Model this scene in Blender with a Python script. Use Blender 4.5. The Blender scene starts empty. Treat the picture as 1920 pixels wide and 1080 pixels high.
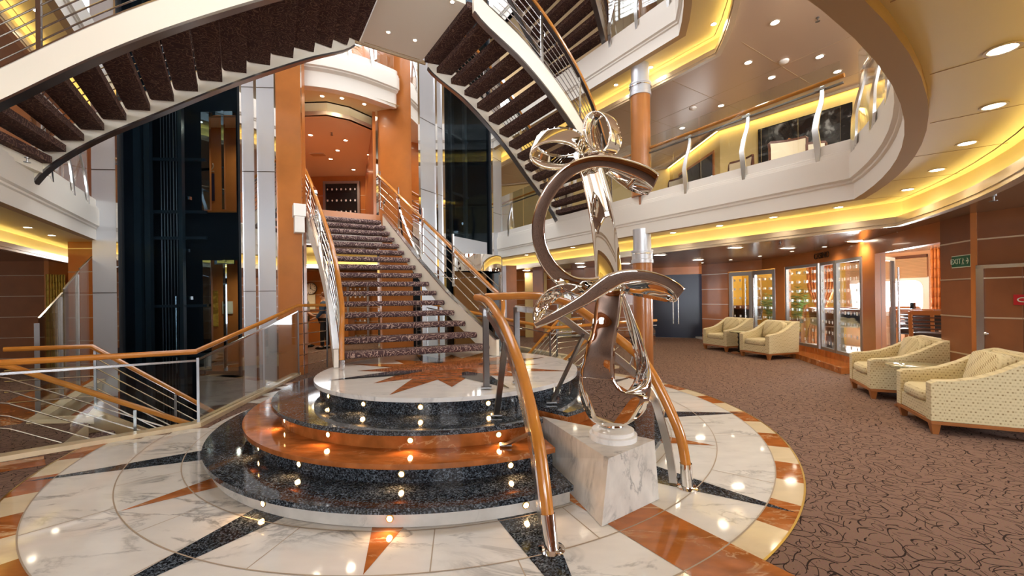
import bpy, bmesh, math, random
from mathutils import Vector, Matrix, geometry
random.seed(7)
sc = bpy.context.scene
COL = sc.collection
R = math.radians
# ---------------------------------------------------------------- camera
F, V0, ROLL, EYE = 771.0, 556.0, 0.0127, 1.4
cr, sr = math.cos(ROLL), math.sin(ROLL)
cam = bpy.data.cameras.new('camera'); co = bpy.data.objects.new('camera', cam); COL.objects.link(co)
cam.sensor_width = 36; cam.lens = F/1920*36; cam.shift_y = (V0-540)/1920; cam.clip_start = .05
co.matrix_world = Matrix(((cr, sr, 0, 0), (0, 0, -1, 0), (-sr, cr, 0, EYE), (0, 0, 0, 1)))
sc.camera = co
sc.view_settings.view_transform = 'Standard'; sc.view_settings.look = 'None'
sc.view_settings.exposure = 0.0; sc.view_settings.gamma = 1
# survey helpers: bearings taken at the tripod, turned into plan positions on a known level, depth or wall line
def ray(px, py):
    u, v = px-960, py-V0
    return cr*u-sr*v, F, -(sr*u+cr*v)
def gz(px, py, z=0.0):
    a, b, d = ray(px, py); t = (z-EYE)/d
    return (a*t, b*t, z)
def gy(px, py, y):
    a, b, d = ray(px, py); t = y/b
    return (a*t, y, EYE+d*t)
def vp(px, py, A, B):
    a, b, d = ray(px, py); dx, dy = B[0]-A[0], B[1]-A[1]
    t = (A[0]*dy-A[1]*dx)/(a*dy-b*dx)
    return (a*t, b*t, EYE+d*t)
# the hall is symmetric about an axis through the centre of the floor rosette: e runs along it, l across it
CF = (-.79, 4.98); AX = R(-57)
E1 = (math.cos(AX), math.sin(AX)); E2 = (-E1[1], E1[0])
def W(e, l, z=0.0):
    return (CF[0]+E1[0]*e+E2[0]*l, CF[1]+E1[1]*e+E2[1]*l, z)
def W2(e, l): return W(e, l)[:2]
Z5, PITCH = 3.2, 3.05
# ---------------------------------------------------------------- mesh builder
class MB:
    def __init__(s): s.v = []; s.f = []; s.m = []
    def add(s, vs, fs, m=0):
        o = len(s.v); s.v += [tuple(p) for p in vs]
        for f in fs: s.f.append([o+i for i in f]); s.m.append(m)
        return s
    def quad(s, a, b, c, d, m=0): return s.add([a, b, c, d], [(0, 1, 2, 3)], m)
    def box(s, c, d, m=0, rz=0.0):
        x, y, z = d[0]/2, d[1]/2, d[2]/2; k, n = math.cos(rz), math.sin(rz)
        P = [(c[0]+k*i*x-n*j*y, c[1]+n*i*x+k*j*y, c[2]+h*z) for h in (-1, 1) for i, j in ((-1, -1), (1, -1), (1, 1), (-1, 1))]
        return s.add(P, [(3, 2, 1, 0), (4, 5, 6, 7), (0, 1, 5, 4), (1, 2, 6, 5), (2, 3, 7, 6), (3, 0, 4, 7)], m)
    def wall(s, a, b, z0, z1, t, m=0):
        # slab of thickness t standing on plan line a-b (t to the left of a->b)
        dx, dy = b[0]-a[0], b[1]-a[1]; L = math.hypot(dx, dy) or 1; nx, ny = -dy/L*t, dx/L*t
        return s.prism([a[:2], b[:2], (b[0]+nx, b[1]+ny), (a[0]+nx, a[1]+ny)], z0, z1, m)
    def prism(s, pts, z0, z1, m=0, mt=None, mb=None):
        n = len(pts); A = sum(pts[i][0]*pts[(i+1) % n][1]-pts[(i+1) % n][0]*pts[i][1] for i in range(n))
        if A < 0: pts = pts[::-1]
        tri = geometry.tessellate_polygon([[Vector((p[0], p[1], 0)) for p in pts]])
        f0 = lambda i: z0(pts[i]) if callable(z0) else z0
        lo = [(p[0], p[1], z0) for p in pts]; hi = [(p[0], p[1], z1) for p in pts]
        o = len(s.v); s.v += lo+hi
        def up(t):
            a, b, c = (pts[i] for i in t)
            return (b[0]-a[0])*(c[1]-a[1])-(b[1]-a[1])*(c[0]-a[0]) > 0
        for t in tri:
            t = list(t) if up(t) else list(t)[::-1]
            s.f.append([o+n+i for i in t]); s.m.append(m if mt is None else mt)
            s.f.append([o+i for i in t[::-1]]); s.m.append(m if mb is None else mb)
        for i in range(n):
            j = (i+1) % n; s.f.append([o+i, o+j, o+n+j, o+n+i]); s.m.append(m)
        return s
    def strip(s, A, B, m=0):
        n = len(A); o = len(s.v); s.v += [tuple(p) for p in A]+[tuple(p) for p in B]
        for i in range(n-1): s.f.append([o+i, o+i+1, o+n+i+1, o+n+i]); s.m.append(m)
        return s
    def loft(s, rings, m=0, closed=True, caps=True):
        n = len(rings[0]); o = len(s.v)
        for r in rings: s.v += [tuple(p) for p in r]
        for k in range(len(rings)-1):
            for i in range(n if closed else n-1):
                j = (i+1) % n
                s.f.append([o+k*n+i, o+k*n+j, o+(k+1)*n+j, o+(k+1)*n+i]); s.m.append(m)
        if caps and closed:
            s.f.append([o+i for i in range(n)][::-1]); s.m.append(m)
            s.f.append([o+(len(rings)-1)*n+i for i in range(n)]); s.m.append(m)
        return s
    def tube(s, P, r, m=0, n=8, r2=None, flat=1.0):
        P = [Vector(p) for p in P]; rings = []; N = None
        for i, p in enumerate(P):
            t = (P[min(i+1, len(P)-1)]-P[max(i-1, 0)]).normalized()
            if N is None:
                N = Vector((0, 0, 1)).cross(t)
                if N.length < 1e-3: N = Vector((1, 0, 0))
            N = (N-t*N.dot(t)).normalized(); Bn = t.cross(N)
            rr = r if r2 is None else r+(r2-r)*i/(len(P)-1)
            rings.append([p+(N*math.cos(a)*flat+Bn*math.sin(a))*rr for a in (2*math.pi*k/n for k in range(n))])
        return s.loft(rings, m)
    def bar(s, P, w, h, m=0):
        # rectangular section: w across (horizontal), h in the vertical plane of the path
        P = [Vector(p) for p in P]; rings = []; last = Vector((1, 0, 0))
        for i, p in enumerate(P):
            t = (P[min(i+1, len(P)-1)]-P[max(i-1, 0)]).normalized()
            N = Vector((0, 0, 1)).cross(t)
            N = N.normalized() if N.length > .02 else last
            last = N; B = t.cross(N)
            rings.append([p+N*x*w/2+B*y*h/2 for x, y in ((-1, -1), (1, -1), (1, 1), (-1, 1))])
        return s.loft(rings, m)
    def sweep(s, path, prof, m=0, mats=None):
        # path: plan polyline; prof: [(out, z)], out measured to the left of the path
        n = len(path); rows = []
        for i in range(n):
            a = Vector(path[max(i-1, 0)]); p = Vector(path[i]); b = Vector(path[min(i+1, n-1)])
            d1 = (p-a).normalized() if i else (b-p).normalized(); d2 = (b-p).normalized() if i < n-1 else d1
            n1 = Vector((-d1.y, d1.x)); n2 = Vector((-d2.y, d2.x)); k = (n1+n2).normalized(); k = k/max(.3, k.dot(n1))
            rows.append([(p.x+k.x*o, p.y+k.y*o, z) for o, z in prof])
        o = len(s.v); q = len(prof)
        for r in rows: s.v += r
        for i in range(n-1):
            for j in range(q-1):
                s.f.append([o+i*q+j, o+(i+1)*q+j, o+(i+1)*q+j+1, o+i*q+j+1]); s.m.append(mats[j] if mats else m)
        return s
    def lathe(s, prof, c=(0, 0, 0), n=24, m=0, a0=0.0, a1=2*math.pi):
        full = abs(a1-a0-2*math.pi) < 1e-6; k = n if full else n+1
        rings = [[(c[0]+r*math.cos(a0+(a1-a0)*i/n), c[1]+r*math.sin(a0+(a1-a0)*i/n), c[2]+z) for i in range(k)] for r, z in prof]
        return s.loft(rings, m, closed=full, caps=full)
    def ball(s, c, r, m=0, n=12, k=8):
        if not hasattr(r, '__len__'): r = (r, r, r)
        return s.loft([[(c[0]+r[0]*math.sin(t)*math.cos(a), c[1]+r[1]*math.sin(t)*math.sin(a), c[2]-r[2]*math.cos(t)) for a in (2*math.pi*i/n for i in range(n))]
                       for t in (math.pi*(.04+.92*j/k) for j in range(k+1))], m)
def prop(o, label=None, cat=None, group=None, kind=None):
    for k, v in (('label', label), ('category', cat), ('group', group), ('kind', kind)):
        if v: o[k] = v
    return o
def thing(name, label, cat, loc=(0, 0, 0), rz=0.0, group=None):
    o = bpy.data.objects.new(name, None); COL.objects.link(o); o.empty_display_size = .1
    o.location = loc; o.rotation_euler = (0, 0, rz)
    return prop(o, label, cat, group)
def root_loc(p):
    v = Vector((0, 0, 0))
    while p is not None: v = v+Vector(p.location); p = p.parent
    return v
def mk(name, mb, mats, parent=None, label=None, cat=None, group=None, kind=None, ang=32, local=False, flat=False):
    # mb in world coordinates (local=True: already relative to the parent)
    if not isinstance(mats, (list, tuple)): mats = [mats]
    me = bpy.data.meshes.new(name)
    off = Vector((0, 0, 0)) if (local or parent is None) else root_loc(parent)
    me.from_pydata([(p[0]-off.x, p[1]-off.y, p[2]-off.z) for p in mb.v], [], mb.f)
    for q in mats: me.materials.append(q)
    me.polygons.foreach_set('material_index', mb.m)
    bm = bmesh.new(); bm.from_mesh(me); bmesh.ops.recalc_face_normals(bm, faces=bm.faces); bm.to_mesh(me); bm.free()
    if not flat:
        me.shade_smooth(); me.set_sharp_from_angle(angle=R(ang))
    me.update()
    o = bpy.data.objects.new(name, me); COL.objects.link(o)
    if parent is not None: o.parent = parent
    return prop(o, label, cat, group, kind)
def st(name, mb, mats, **k): return mk(name, mb, mats, kind='structure', **k)
def dup(o, loc, rz, label=None, parent=None):
    c = o.copy(); COL.objects.link(c)
    if parent is None:
        c.location = loc; c.rotation_euler = (0, 0, rz)
        if label: c['label'] = label
    else: c.parent = parent
    for ch in list(o.children): dup(ch, None, None, None, c)
    return c
def lerp(a, b, t): return tuple(x+(y-x)*t for x, y in zip(a, b))
def spl(P, k=8):
    # Catmull-Rom through P
    P = [Vector(p) for p in P]; out = []
    for i in range(len(P)-1):
        a, b, c, d = P[max(i-1, 0)], P[i], P[i+1], P[min(i+2, len(P)-1)]
        for j in range(k):
            t = j/k; out.append(.5*((2*b)+(c-a)*t+(2*a-5*b+4*c-d)*t*t+(3*b-a-3*c+d)*t**3))
    out.append(P[-1]); return out
ORD = 'first second third fourth fifth sixth seventh eighth ninth tenth eleventh twelfth thirteenth fourteenth'.split()
# ---------------------------------------------------------------- materials
def newmat(name):
    m = bpy.data.materials.new(name); m.use_nodes = True
    return m, m.node_tree.nodes, m.node_tree.links, m.node_tree.nodes['Principled BSDF']
def mat(name, col, rough=.5, metal=0.0, coat=0.0, noise=0.0, nscale=6.0, bump=0.0, emit=None, es=0.0, aniso=0.0, spec=.5):
    m, N, L, b = newmat(name)
    b.inputs['Base Color'].default_value = (*col, 1); b.inputs['Roughness'].default_value = rough
    b.inputs['Metallic'].default_value = metal; b.inputs['Coat Weight'].default_value = coat
    b.inputs['Coat Roughness'].default_value = .06; b.inputs['Specular IOR Level'].default_value = spec
    if emit: b.inputs['Emission Color'].default_value = (*emit, 1); b.inputs['Emission Strength'].default_value = es
    if noise or bump:
        g = N.new('ShaderNodeNewGeometry'); n = N.new('ShaderNodeTexNoise'); n.inputs['Scale'].default_value = nscale; n.inputs['Detail'].default_value = 0 if metal == 1 else 5
        L.new(g.outputs['Position'], n.inputs['Vector'])
        if noise:
            r = N.new('ShaderNodeMapRange'); r.inputs['From Min'].default_value = .3; r.inputs['From Max'].default_value = .7
            r.inputs['To Min'].default_value = 1-noise; r.inputs['To Max'].default_value = 1+noise
            h = N.new('ShaderNodeMix'); h.data_type = 'RGBA'; h.blend_type = 'MULTIPLY'; h.inputs[0].default_value = 1
            h.inputs[6].default_value = (*col, 1); L.new(n.outputs['Fac'], r.inputs['Value']); L.new(r.outputs['Result'], h.inputs[7]); L.new(h.outputs[2], b.inputs['Base Color'])
        if bump:
            q = N.new('ShaderNodeBump'); q.inputs['Strength'].default_value = bump; q.inputs['Distance'].default_value = .01 if nscale > 10 else .05
            L.new(n.outputs['Fac'], q.inputs['Height']); L.new(q.outputs['Normal'], b.inputs['Normal'])
    return m
def math_n(N, L, op, a, b=None):
    n = N.new('ShaderNodeMath'); n.operation = op
    for i, x in enumerate((a, b)):
        if x is None: continue
        if isinstance(x, (int, float)): n.inputs[i].default_value = x
        else: L.new(x, n.inputs[i])
    return n.outputs[0]
def mixc(N, L, f, a, b, mode='MIX'):
    n = N.new('ShaderNodeMix'); n.data_type = 'RGBA'; n.blend_type = mode
    for i, x in ((0, f), (6, a), (7, b)):
        if isinstance(x, (int, float)): n.inputs[i].default_value = x
        elif isinstance(x, tuple): n.inputs[i].default_value = (*x, 1)
        else: L.new(x, n.inputs[i])
    return n.outputs[2]
def swirl(name, base, line, scale, freq=26.0, width=.3, rough=.95, squash=1.0, flat=False):
    # carpet with scribbled ovals: rings about scattered centres, bent by noise and broken up
    m, N, L, b = newmat(name)
    g = N.new('ShaderNodeNewGeometry'); sclm = N.new('ShaderNodeVectorMath'); sclm.operation = 'MULTIPLY'
    sclm.inputs[1].default_value = (scale, scale*squash, scale); L.new(g.outputs['Position'], sclm.inputs[0])
    nz = N.new('ShaderNodeTexNoise'); nz.inputs['Scale'].default_value = 1.1; nz.inputs['Detail'].default_value = 1; L.new(sclm.outputs[0], nz.inputs['Vector'])
    ad = N.new('ShaderNodeVectorMath'); ad.operation = 'MULTIPLY_ADD'; L.new(nz.outputs['Color'], ad.inputs[0]); ad.inputs[1].default_value = (.55, .55, .55); L.new(sclm.outputs[0], ad.inputs[2])
    masks = []
    for k, off in enumerate((0.0, 37.3, 71.9)[:3 if flat else 2]):
        o = N.new('ShaderNodeVectorMath'); o.inputs[1].default_value = (off, off*.7, off*.3); L.new(ad.outputs[0], o.inputs[0])
        v = N.new('ShaderNodeTexVoronoi'); v.inputs['Scale'].default_value = (1.0, 1.35, .8)[k]; v.voronoi_dimensions = '2D' if flat else '3D'; L.new(o.outputs[0], v.inputs['Vector'])
        sp = N.new('ShaderNodeSeparateColor'); L.new(v.outputs['Color'], sp.inputs[0])
        ph = math_n(N, L, 'MULTIPLY', sp.outputs[0], 6.28)
        s_ = math_n(N, L, 'SINE', math_n(N, L, 'ADD', math_n(N, L, 'MULTIPLY', v.outputs['Distance'], freq*(1 if k == 0 else .8)), ph))
        a_ = math_n(N, L, 'ABSOLUTE', s_)
        w_ = math_n(N, L, 'MULTIPLY', math_n(N, L, 'LESS_THAN', a_, width), math_n(N, L, 'GREATER_THAN', v.outputs['Distance'], .09))
        n2 = N.new('ShaderNodeTexNoise'); n2.inputs['Scale'].default_value = 2.1; L.new(o.outputs[0], n2.inputs['Vector'])
        masks.append(math_n(N, L, 'MULTIPLY', w_, math_n(N, L, 'GREATER_THAN', n2.outputs['Fac'], .40 if k == 0 else .46)))
    mk_ = math_n(N, L, 'MAXIMUM', masks[0], masks[1])
    if flat: mk_ = math_n(N, L, 'MAXIMUM', mk_, masks[2])
    f = N.new('ShaderNodeTexNoise'); f.inputs['Scale'].default_value = 160; L.new(g.outputs['Position'], f.inputs['Vector'])
    c = mixc(N, L, mk_, base, line)
    c = mixc(N, L, .35, c, f.outputs['Color'], 'SOFT_LIGHT')
    L.new(c, b.inputs['Base Color']); b.inputs['Roughness'].default_value = rough; b.inputs['Specular IOR Level'].default_value = .15
    q = N.new('ShaderNodeBump'); q.inputs['Strength'].default_value = .35; q.inputs['Distance'].default_value = .004; L.new(f.outputs['Fac'], q.inputs['Height']); L.new(q.outputs['Normal'], b.inputs['Normal'])
    return m
def marble(name, base, vein, scale=1.6, sharp=26.0, amount=.8, rough=.07, cloud=.12, warp=2.5, second=None):
    m, N, L, b = newmat(name)
    g = N.new('ShaderNodeNewGeometry'); mp = N.new('ShaderNodeMapping'); mp.inputs['Rotation'].default_value = (0.2, .1, .9); mp.inputs['Scale'].default_value = (scale, scale*2.4, scale)
    L.new(g.outputs['Position'], mp.inputs['Vector'])
    n = N.new('ShaderNodeTexNoise'); n.inputs['Scale'].default_value = 1.0; n.inputs['Detail'].default_value = 6; n.inputs['Roughness'].default_value = .62; n.inputs['Distortion'].default_value = warp*.35
    L.new(mp.outputs[0], n.inputs['Vector'])
    d = math_n(N, L, 'ABSOLUTE', math_n(N, L, 'SUBTRACT', n.outputs['Fac'], .5))
    v = math_n(N, L, 'POWER', math_n(N, L, 'SUBTRACT', 1.0, math_n(N, L, 'MINIMUM', math_n(N, L, 'MULTIPLY', d, sharp), 1.0)), 1.6)
    n2 = N.new('ShaderNodeTexNoise'); n2.inputs['Scale'].default_value = .8; n2.inputs['Detail'].default_value = 3; L.new(mp.outputs[0], n2.inputs['Vector'])
    mk2 = N.new('ShaderNodeMapRange'); mk2.inputs['From Min'].default_value = .44; mk2.inputs['From Max'].default_value = .62; L.new(n2.outputs['Fac'], mk2.inputs['Value'])
    f = math_n(N, L, 'MULTIPLY', math_n(N, L, 'MULTIPLY', v, mk2.outputs[0]), amount)
    n3 = N.new('ShaderNodeTexNoise'); n3.inputs['Scale'].default_value = 3.0; n3.inputs['Detail'].default_value = 6; L.new(mp.outputs[0], n3.inputs['Vector'])
    r3 = N.new('ShaderNodeMapRange'); r3.inputs['To Min'].default_value = 1-cloud; r3.inputs['To Max'].default_value = 1+cloud; r3.inputs['From Min'].default_value = .3; r3.inputs['From Max'].default_value = .7; L.new(n3.outputs['Fac'], r3.inputs['Value'])
    c = mixc(N, L, 1.0, base, r3.outputs[0], 'MULTIPLY')
    L.new(mixc(N, L, f, c, vein), b.inputs['Base Color'])
    b.inputs['Roughness'].default_value = rough; b.inputs['Specular IOR Level'].default_value = .5
    return m
def granite(name, dark, light, scale=70.0, rough=.06):
    m, N, L, b = newmat(name)
    g = N.new('ShaderNodeNewGeometry'); v = N.new('ShaderNodeTexVoronoi'); v.inputs['Scale'].default_value = scale; L.new(g.outputs['Position'], v.inputs['Vector'])
    sp = N.new('ShaderNodeSeparateColor'); L.new(v.outputs['Color'], sp.inputs[0])
    p = math_n(N, L, 'POWER', sp.outputs[0], 2.6)
    n = N.new('ShaderNodeTexNoise'); n.inputs['Scale'].default_value = 9; L.new(g.outputs['Position'], n.inputs['Vector'])
    L.new(mixc(N, L, math_n(N, L, 'MULTIPLY', p, n.outputs['Fac']), dark, light), b.inputs['Base Color'])
    b.inputs['Roughness'].default_value = rough
    return m
def glassmat(name, tint=(1, 1, 1), refl=.08, dark=0.0):
    # thin architectural glass: mostly see-through with a mirror share that grows at grazing angles
    m, N, L, b = newmat(name); N.remove(b); out = N['Material Output']
    t = N.new('ShaderNodeBsdfTransparent'); t.inputs[0].default_value = (*tint, 1)
    gl = N.new('ShaderNodeBsdfGlossy'); gl.inputs['Roughness'].default_value = .01; gl.inputs[0].default_value = (1, 1, 1, 1)
    fr = N.new('ShaderNodeFresnel'); fr.inputs[0].default_value = 1.3
    k = math_n(N, L, 'MINIMUM', math_n(N, L, 'MULTIPLY', fr.outputs[0], refl), .5)
    mx = N.new('ShaderNodeMixShader'); L.new(k, mx.inputs[0]); L.new(t.outputs[0], mx.inputs[1]); L.new(gl.outputs[0], mx.inputs[2]); L.new(mx.outputs[0], out.inputs[0])
    return m
def emitter(name, col, s):
    m, N, L, b = newmat(name); N.remove(b); e = N.new('ShaderNodeEmission'); e.inputs[0].default_value = (*col, 1); e.inputs[1].default_value = s
    L.new(e.outputs[0], N['Material Output'].inputs[0]); return m
M = dict(
    carpet=swirl('carpet_floor', (.225, .138, .104), (.030, .017, .013), 4.4, 12, .13, flat=True),
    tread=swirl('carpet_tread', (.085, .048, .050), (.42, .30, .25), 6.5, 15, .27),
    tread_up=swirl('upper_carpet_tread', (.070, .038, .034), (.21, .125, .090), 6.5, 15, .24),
    white=marble('white_marble', (.80, .77, .72), (.20, .19, .18), 1.3, 22, .75, .055, .05),
    tmarble=marble('platform_marble', (.84, .82, .79), (.33, .33, .33), 1.6, 24, .55, .07, .05),
    pmarble=marble('plinth_marble', (.62, .585, .53), (.17, .165, .16), 2.1, 20, .7, .07, .12),
    orange=marble('orange_marble', (.42, .135, .032), (.85, .60, .34), 1.5, 36, .85, .06, .30),
    step_orange=marble('step_orange_marble', (.40, .125, .03), (.80, .5, .25), 2.4, 40, .5, .07, .3),
    cream=marble('cream_marble', (.80, .66, .44), (.62, .48, .30), 1.2, 14, .35, .07, .05),
    granite=granite('black_granite', (.008, .009, .012), (.30, .36, .43), 125),
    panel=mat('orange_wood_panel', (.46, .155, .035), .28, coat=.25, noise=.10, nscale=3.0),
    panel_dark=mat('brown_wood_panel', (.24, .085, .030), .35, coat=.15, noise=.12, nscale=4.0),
    rail=mat('orange_handrail_wood', (.56, .21, .030), .22, coat=.5, noise=.08, nscale=9),
    paint=mat('white_paint', (.84, .78, .69), .45),
    cream_paint=mat('cream_paint', (.88, .81, .67), .5),
    tan=mat('tan_paint', (.50, .36, .21), .75, spec=.15),
    soffit=mat('soffit_paint', (.82, .71, .42), .55, spec=.25),
    ceil=mat('bronze_ceiling', (.58, .43, .31), .30, metal=.25),
    ceil_dark=mat('bronze_low_ceiling', (.30, .19, .115), .22, metal=.4),
    chrome=mat('chrome', (.86, .85, .84), .03, metal=1),
    mirror=mat('polished_steel', (.80, .765, .71), .015, metal=1),
    wavy=mat('dented_polished_steel', (.80, .765, .71), .015, metal=1, bump=.55, nscale=6.0),
    rippled=mat('rippled_polished_steel', (.82, .79, .73), .02, metal=1, bump=.8, nscale=26),
    steel=mat('brushed_steel', (.62, .61, .60), .22, metal=1),
    dsteel=mat('dark_steel', (.26, .25, .25), .3, metal=1),
    silver=mat('satin_silver_panel', (.62, .63, .66), .34, metal=.45),
    black=mat('black_lacquer', (.006, .007, .008), .12),
    dark=mat('shaft_dark', (.010, .012, .015), .6, spec=.25),
    shaftgrey=mat('shaft_grey', (.06, .075, .085), .3, metal=.5),
    glass=glassmat('clear_glass', (.95, .97, .96), .9),
    tglass=glassmat('tinted_glass', (.80, .77, .72), .6),
    sglass=glassmat('shaft_glass', (.62, .70, .75), .08),
    strip=mat('pale_metal_strip', (.72, .62, .48), .3, metal=.7),
    dark_letter=mat('dark_bronze_letters', (.06, .028, .014), .3, metal=.3),
    yellow=emitter('cove_lamp', (1, .78, .26), 7.0),
    bulb=emitter('downlight_lamp', (1, .86, .66), 15.0),
    ring=mat('downlight_ring', (.75, .68, .58), .3, metal=.6),
    stepbulb=emitter('step_lamp', (1, .55, .20), 40.0),
    wallpale=mat('pale_yellow_wall', (.70, .50, .20), .6),
    navy=mat('navy_glass', (.012, .018, .045), .25),
)

def lamp(p, e, r=.085, down=True, size=140, col=(1, .83, .60)):
    L_ = bpy.data.lights.new('downlight_glow', 'SPOT'); L_.energy = e; L_.color = col; L_.spot_size = R(size); L_.spot_blend = .8; L_.shadow_soft_size = r
    o = bpy.data.objects.new('downlight_glow', L_); COL.objects.link(o); o.location = p
    return o
# ================================================================ the setting
def ring(lr, ll, Rr, eb=-5.6, n=26, ec=-3.39, far=None):
    er, el = ec+math.sqrt(Rr*Rr-lr*lr), ec+math.sqrt(Rr*Rr-ll*ll)
    P = [(eb+(er-eb)*i/6, lr) for i in range(6)]
    a0, a1 = math.atan2(lr, er-ec), math.atan2(ll, el-ec)
    P += [(ec+Rr*math.cos(a0+(a1-a0)*i/n), Rr*math.sin(a0+(a1-a0)*i/n)) for i in range(n+1)]
    P += [(el+(eb-el)*(i+1)/6, ll) for i in range(6)]
    return [W2(*p) for p in P]
def at_z(P, z): return [(p[0], p[1], z) for p in P]
# --- floor: carpeted deck with two stair wells, stone kerbs along their edges
KL = [(-.96, -5.3), (-.96, -3.88), (-1.15, -2.52), (-3.94, -1.26)]
KR = [(-.96, 3.95)]+[(e, -l) for e, l in KL[1:]]
b = MB()
b.prism([W2(*p) for p in [(-.96, -16), (12, -16), (12, 16), (-.96, 16)]+KR[1:]+KL[1:][::-1]], -.25, 0, 1, 0, 1)
b.prism([W2(*p) for p in [(-3.94, -1.26), (-3.94, 1.26), (-6.4, 1.6), (-6.4, 16), (-16, 16), (-16, -16), (-6.4, -16), (-6.4, -1.6)]], -.25, 0, 1, 0, 1)
for s in (-1, 1):
    b.prism([W2(e, s*l) for e, l in [(-.96, 3.58), (-.96, 16), (-6.4, 16), (-6.4, 4.2), (-2.45, 4.2), (-2.05, 3.58)]], -.25, 0, 1, 0, 1)
st('floor', b, [M['carpet'], M['cream']])
b = MB().prism([W2(*p) for p in ((-1, -4.6), (-1, 4.6), (-6.5, 4.6), (-6.5, -4.6))], -3.05, -2.95)
st('floor_lower_deck', b, M['carpet'])
LQ = [(-.85, -5.2), (-.85, 5.2), (-7.5, 5.2), (-7.5, -5.2), (-.85, -5.2)]; b = MB()
for A_, B_ in zip(LQ, LQ[1:]): b.wall(W2(*B_), W2(*A_), -3.0, -.25, .1)
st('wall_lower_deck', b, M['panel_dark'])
b = MB(); kp = [(-.07, -.02), (-.07, .045), (.07, .045), (.07, -.02)]
b.sweep([W2(*p) for p in KL], kp); b.sweep([W2(*p) for p in KR][::-1], kp)
for s in (-1, 1): b.sweep([W2(e, s*l) for e, l in ((-2.12, 3.5), (-2.5, 4.12), (-5.4, 4.2))], kp)
st('trim_1', b, M['cream'])
# --- floor rosette: one inlaid pavement, layers a millimetre or two apart
RO, RW, RM = 3.513, 3.339, 2.914
def A2(r, deg): return (CF[0]+r*math.cos(R(deg)), CF[1]+r*math.sin(R(deg)))
CUT = [(-3.94, -1.20), (-1.08, -2.46), (-.89, -3.88)]
def kerb_side(p):
    # signed side of the kerb for clipping the pavement to the deck edge (both wells)
    x, y = p[0]-CF[0], p[1]-CF[1]; e = x*E1[0]+y*E1[1]; l = abs(x*E2[0]+y*E2[1])
    if l <= 1.20: lim = -3.94
    elif l < 2.46: lim = -3.94+(l-1.20)/1.26*2.86
    else: lim = -1.08+(l-2.46)/1.42*.19
    return e-lim
def clip_disc(r0, r1, a0, a1, step=1.5):
    n = max(2, int(abs(a1-a0)/step)); quads = []
    for i in range(n):
        q = [A2(r0, a0+(a1-a0)*i/n), A2(r1, a0+(a1-a0)*i/n), A2(r1, a0+(a1-a0)*(i+1)/n), A2(r0, a0+(a1-a0)*(i+1)/n)]
        if sum(kerb_side(p) > 0 for p in q) >= 3: quads.append(q)
    return quads
b = MB()
def inlay(P, z, m): b.add([(p[0], p[1], z) for p in P], [tuple(range(len(P)))], m)
for r0, r1 in ((.4, 1.0), (1.0, 1.6), (1.6, 2.2), (2.2, 2.6), (2.6, 2.9), (2.9, 3.1), (3.1, RW)):
    for q in clip_disc(r0, r1, -180, 180): inlay(q, .004, 0)
pit = 12.92
for k in range(28):
    a = -57+3.5+pit*.5*k-0.0
    for q in clip_disc(RW, RO, a, a+pit*.5, 1.3): inlay(q, .004, 3 if k % 2 == 0 else 1)
    a = -57-3.5-pit*.5*k
    for q in clip_disc(RW, RO, a, a-pit*.5, 1.3): inlay(q, .004, 3 if k % 2 == 0 else 1)
def sym(pts, z, m):
    inlay([A2(r, -57+d) for r, d in pts], z, m); inlay([A2(r, -57-d) for r, d in pts][::-1], z, m)
for w_, tip, edge in ((2, 3.50, ((2.0, 19.6, 14.4, 5.4))), (2, 3.50, ((2.0, 57.2, 54.2, 45.6))), (2, 3.52, ((2.0, 95.5, 92.6, 84.4)))):
    sym([(edge[0], edge[1]), (edge[0], edge[3]), (tip, edge[2])], .0055, w_)
for tip, c, h in ((2.905, 32.6, 5.9), (2.905, 72.3, 5.4)):
    sym([(2.0, c+h), (2.0, c-h), (tip, c)], .0055, 1)
bw = .21
P = [W2(2.2, -bw), W2(4.7, -bw), W2(4.7, bw), W2(2.2, bw)]; inlay(P, .006, 1)
inlay([W2(e, l) for e, l in ((-.86, -9), (-.86, -3.6), (-.55, -3.5), (-.5, -9))], .0035, 1)
# grout lines: three circles and radial joints
for r in (RW, RM, 2.52):
    for q in clip_disc(r-.004, r+.004, -180, 180): inlay(q, .0062, 4)
for k, a in enumerate(range(-178, 182, 19)):
    for r0, r1 in ((2.52, RM), (RM, RW)):
        d = .07; aa = a+(0 if r0 < RM else 9)
        q = [A2(r0, aa-d), A2(r1, aa-d), A2(r1, aa+d), A2(r0, aa+d)]
        if all(kerb_side(p) > 0 for p in q): inlay(q, .0048, 4)
for q in clip_disc(RO, RO+.012, -180, 180): inlay(q, .0055, 5)
M['grout'] = mat('grout', (.42, .33, .24), .5); M['brass'] = mat('brass_edge', (.62, .42, .10), .3, metal=1)
st('floor_marble_rosette', b, [M['white'], M['orange'], M['granite'], M['cream'], M['grout'], M['brass']], flat=True)
# orange marble border of the landing beyond the left well
b = MB().prism([W2(*p) for p in ((-2.5, -4.25), (-2.5, -4.9), (-8, -4.9), (-8, -4.25))], 0, .004)
st('trim_2', b, M['orange'])
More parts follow.
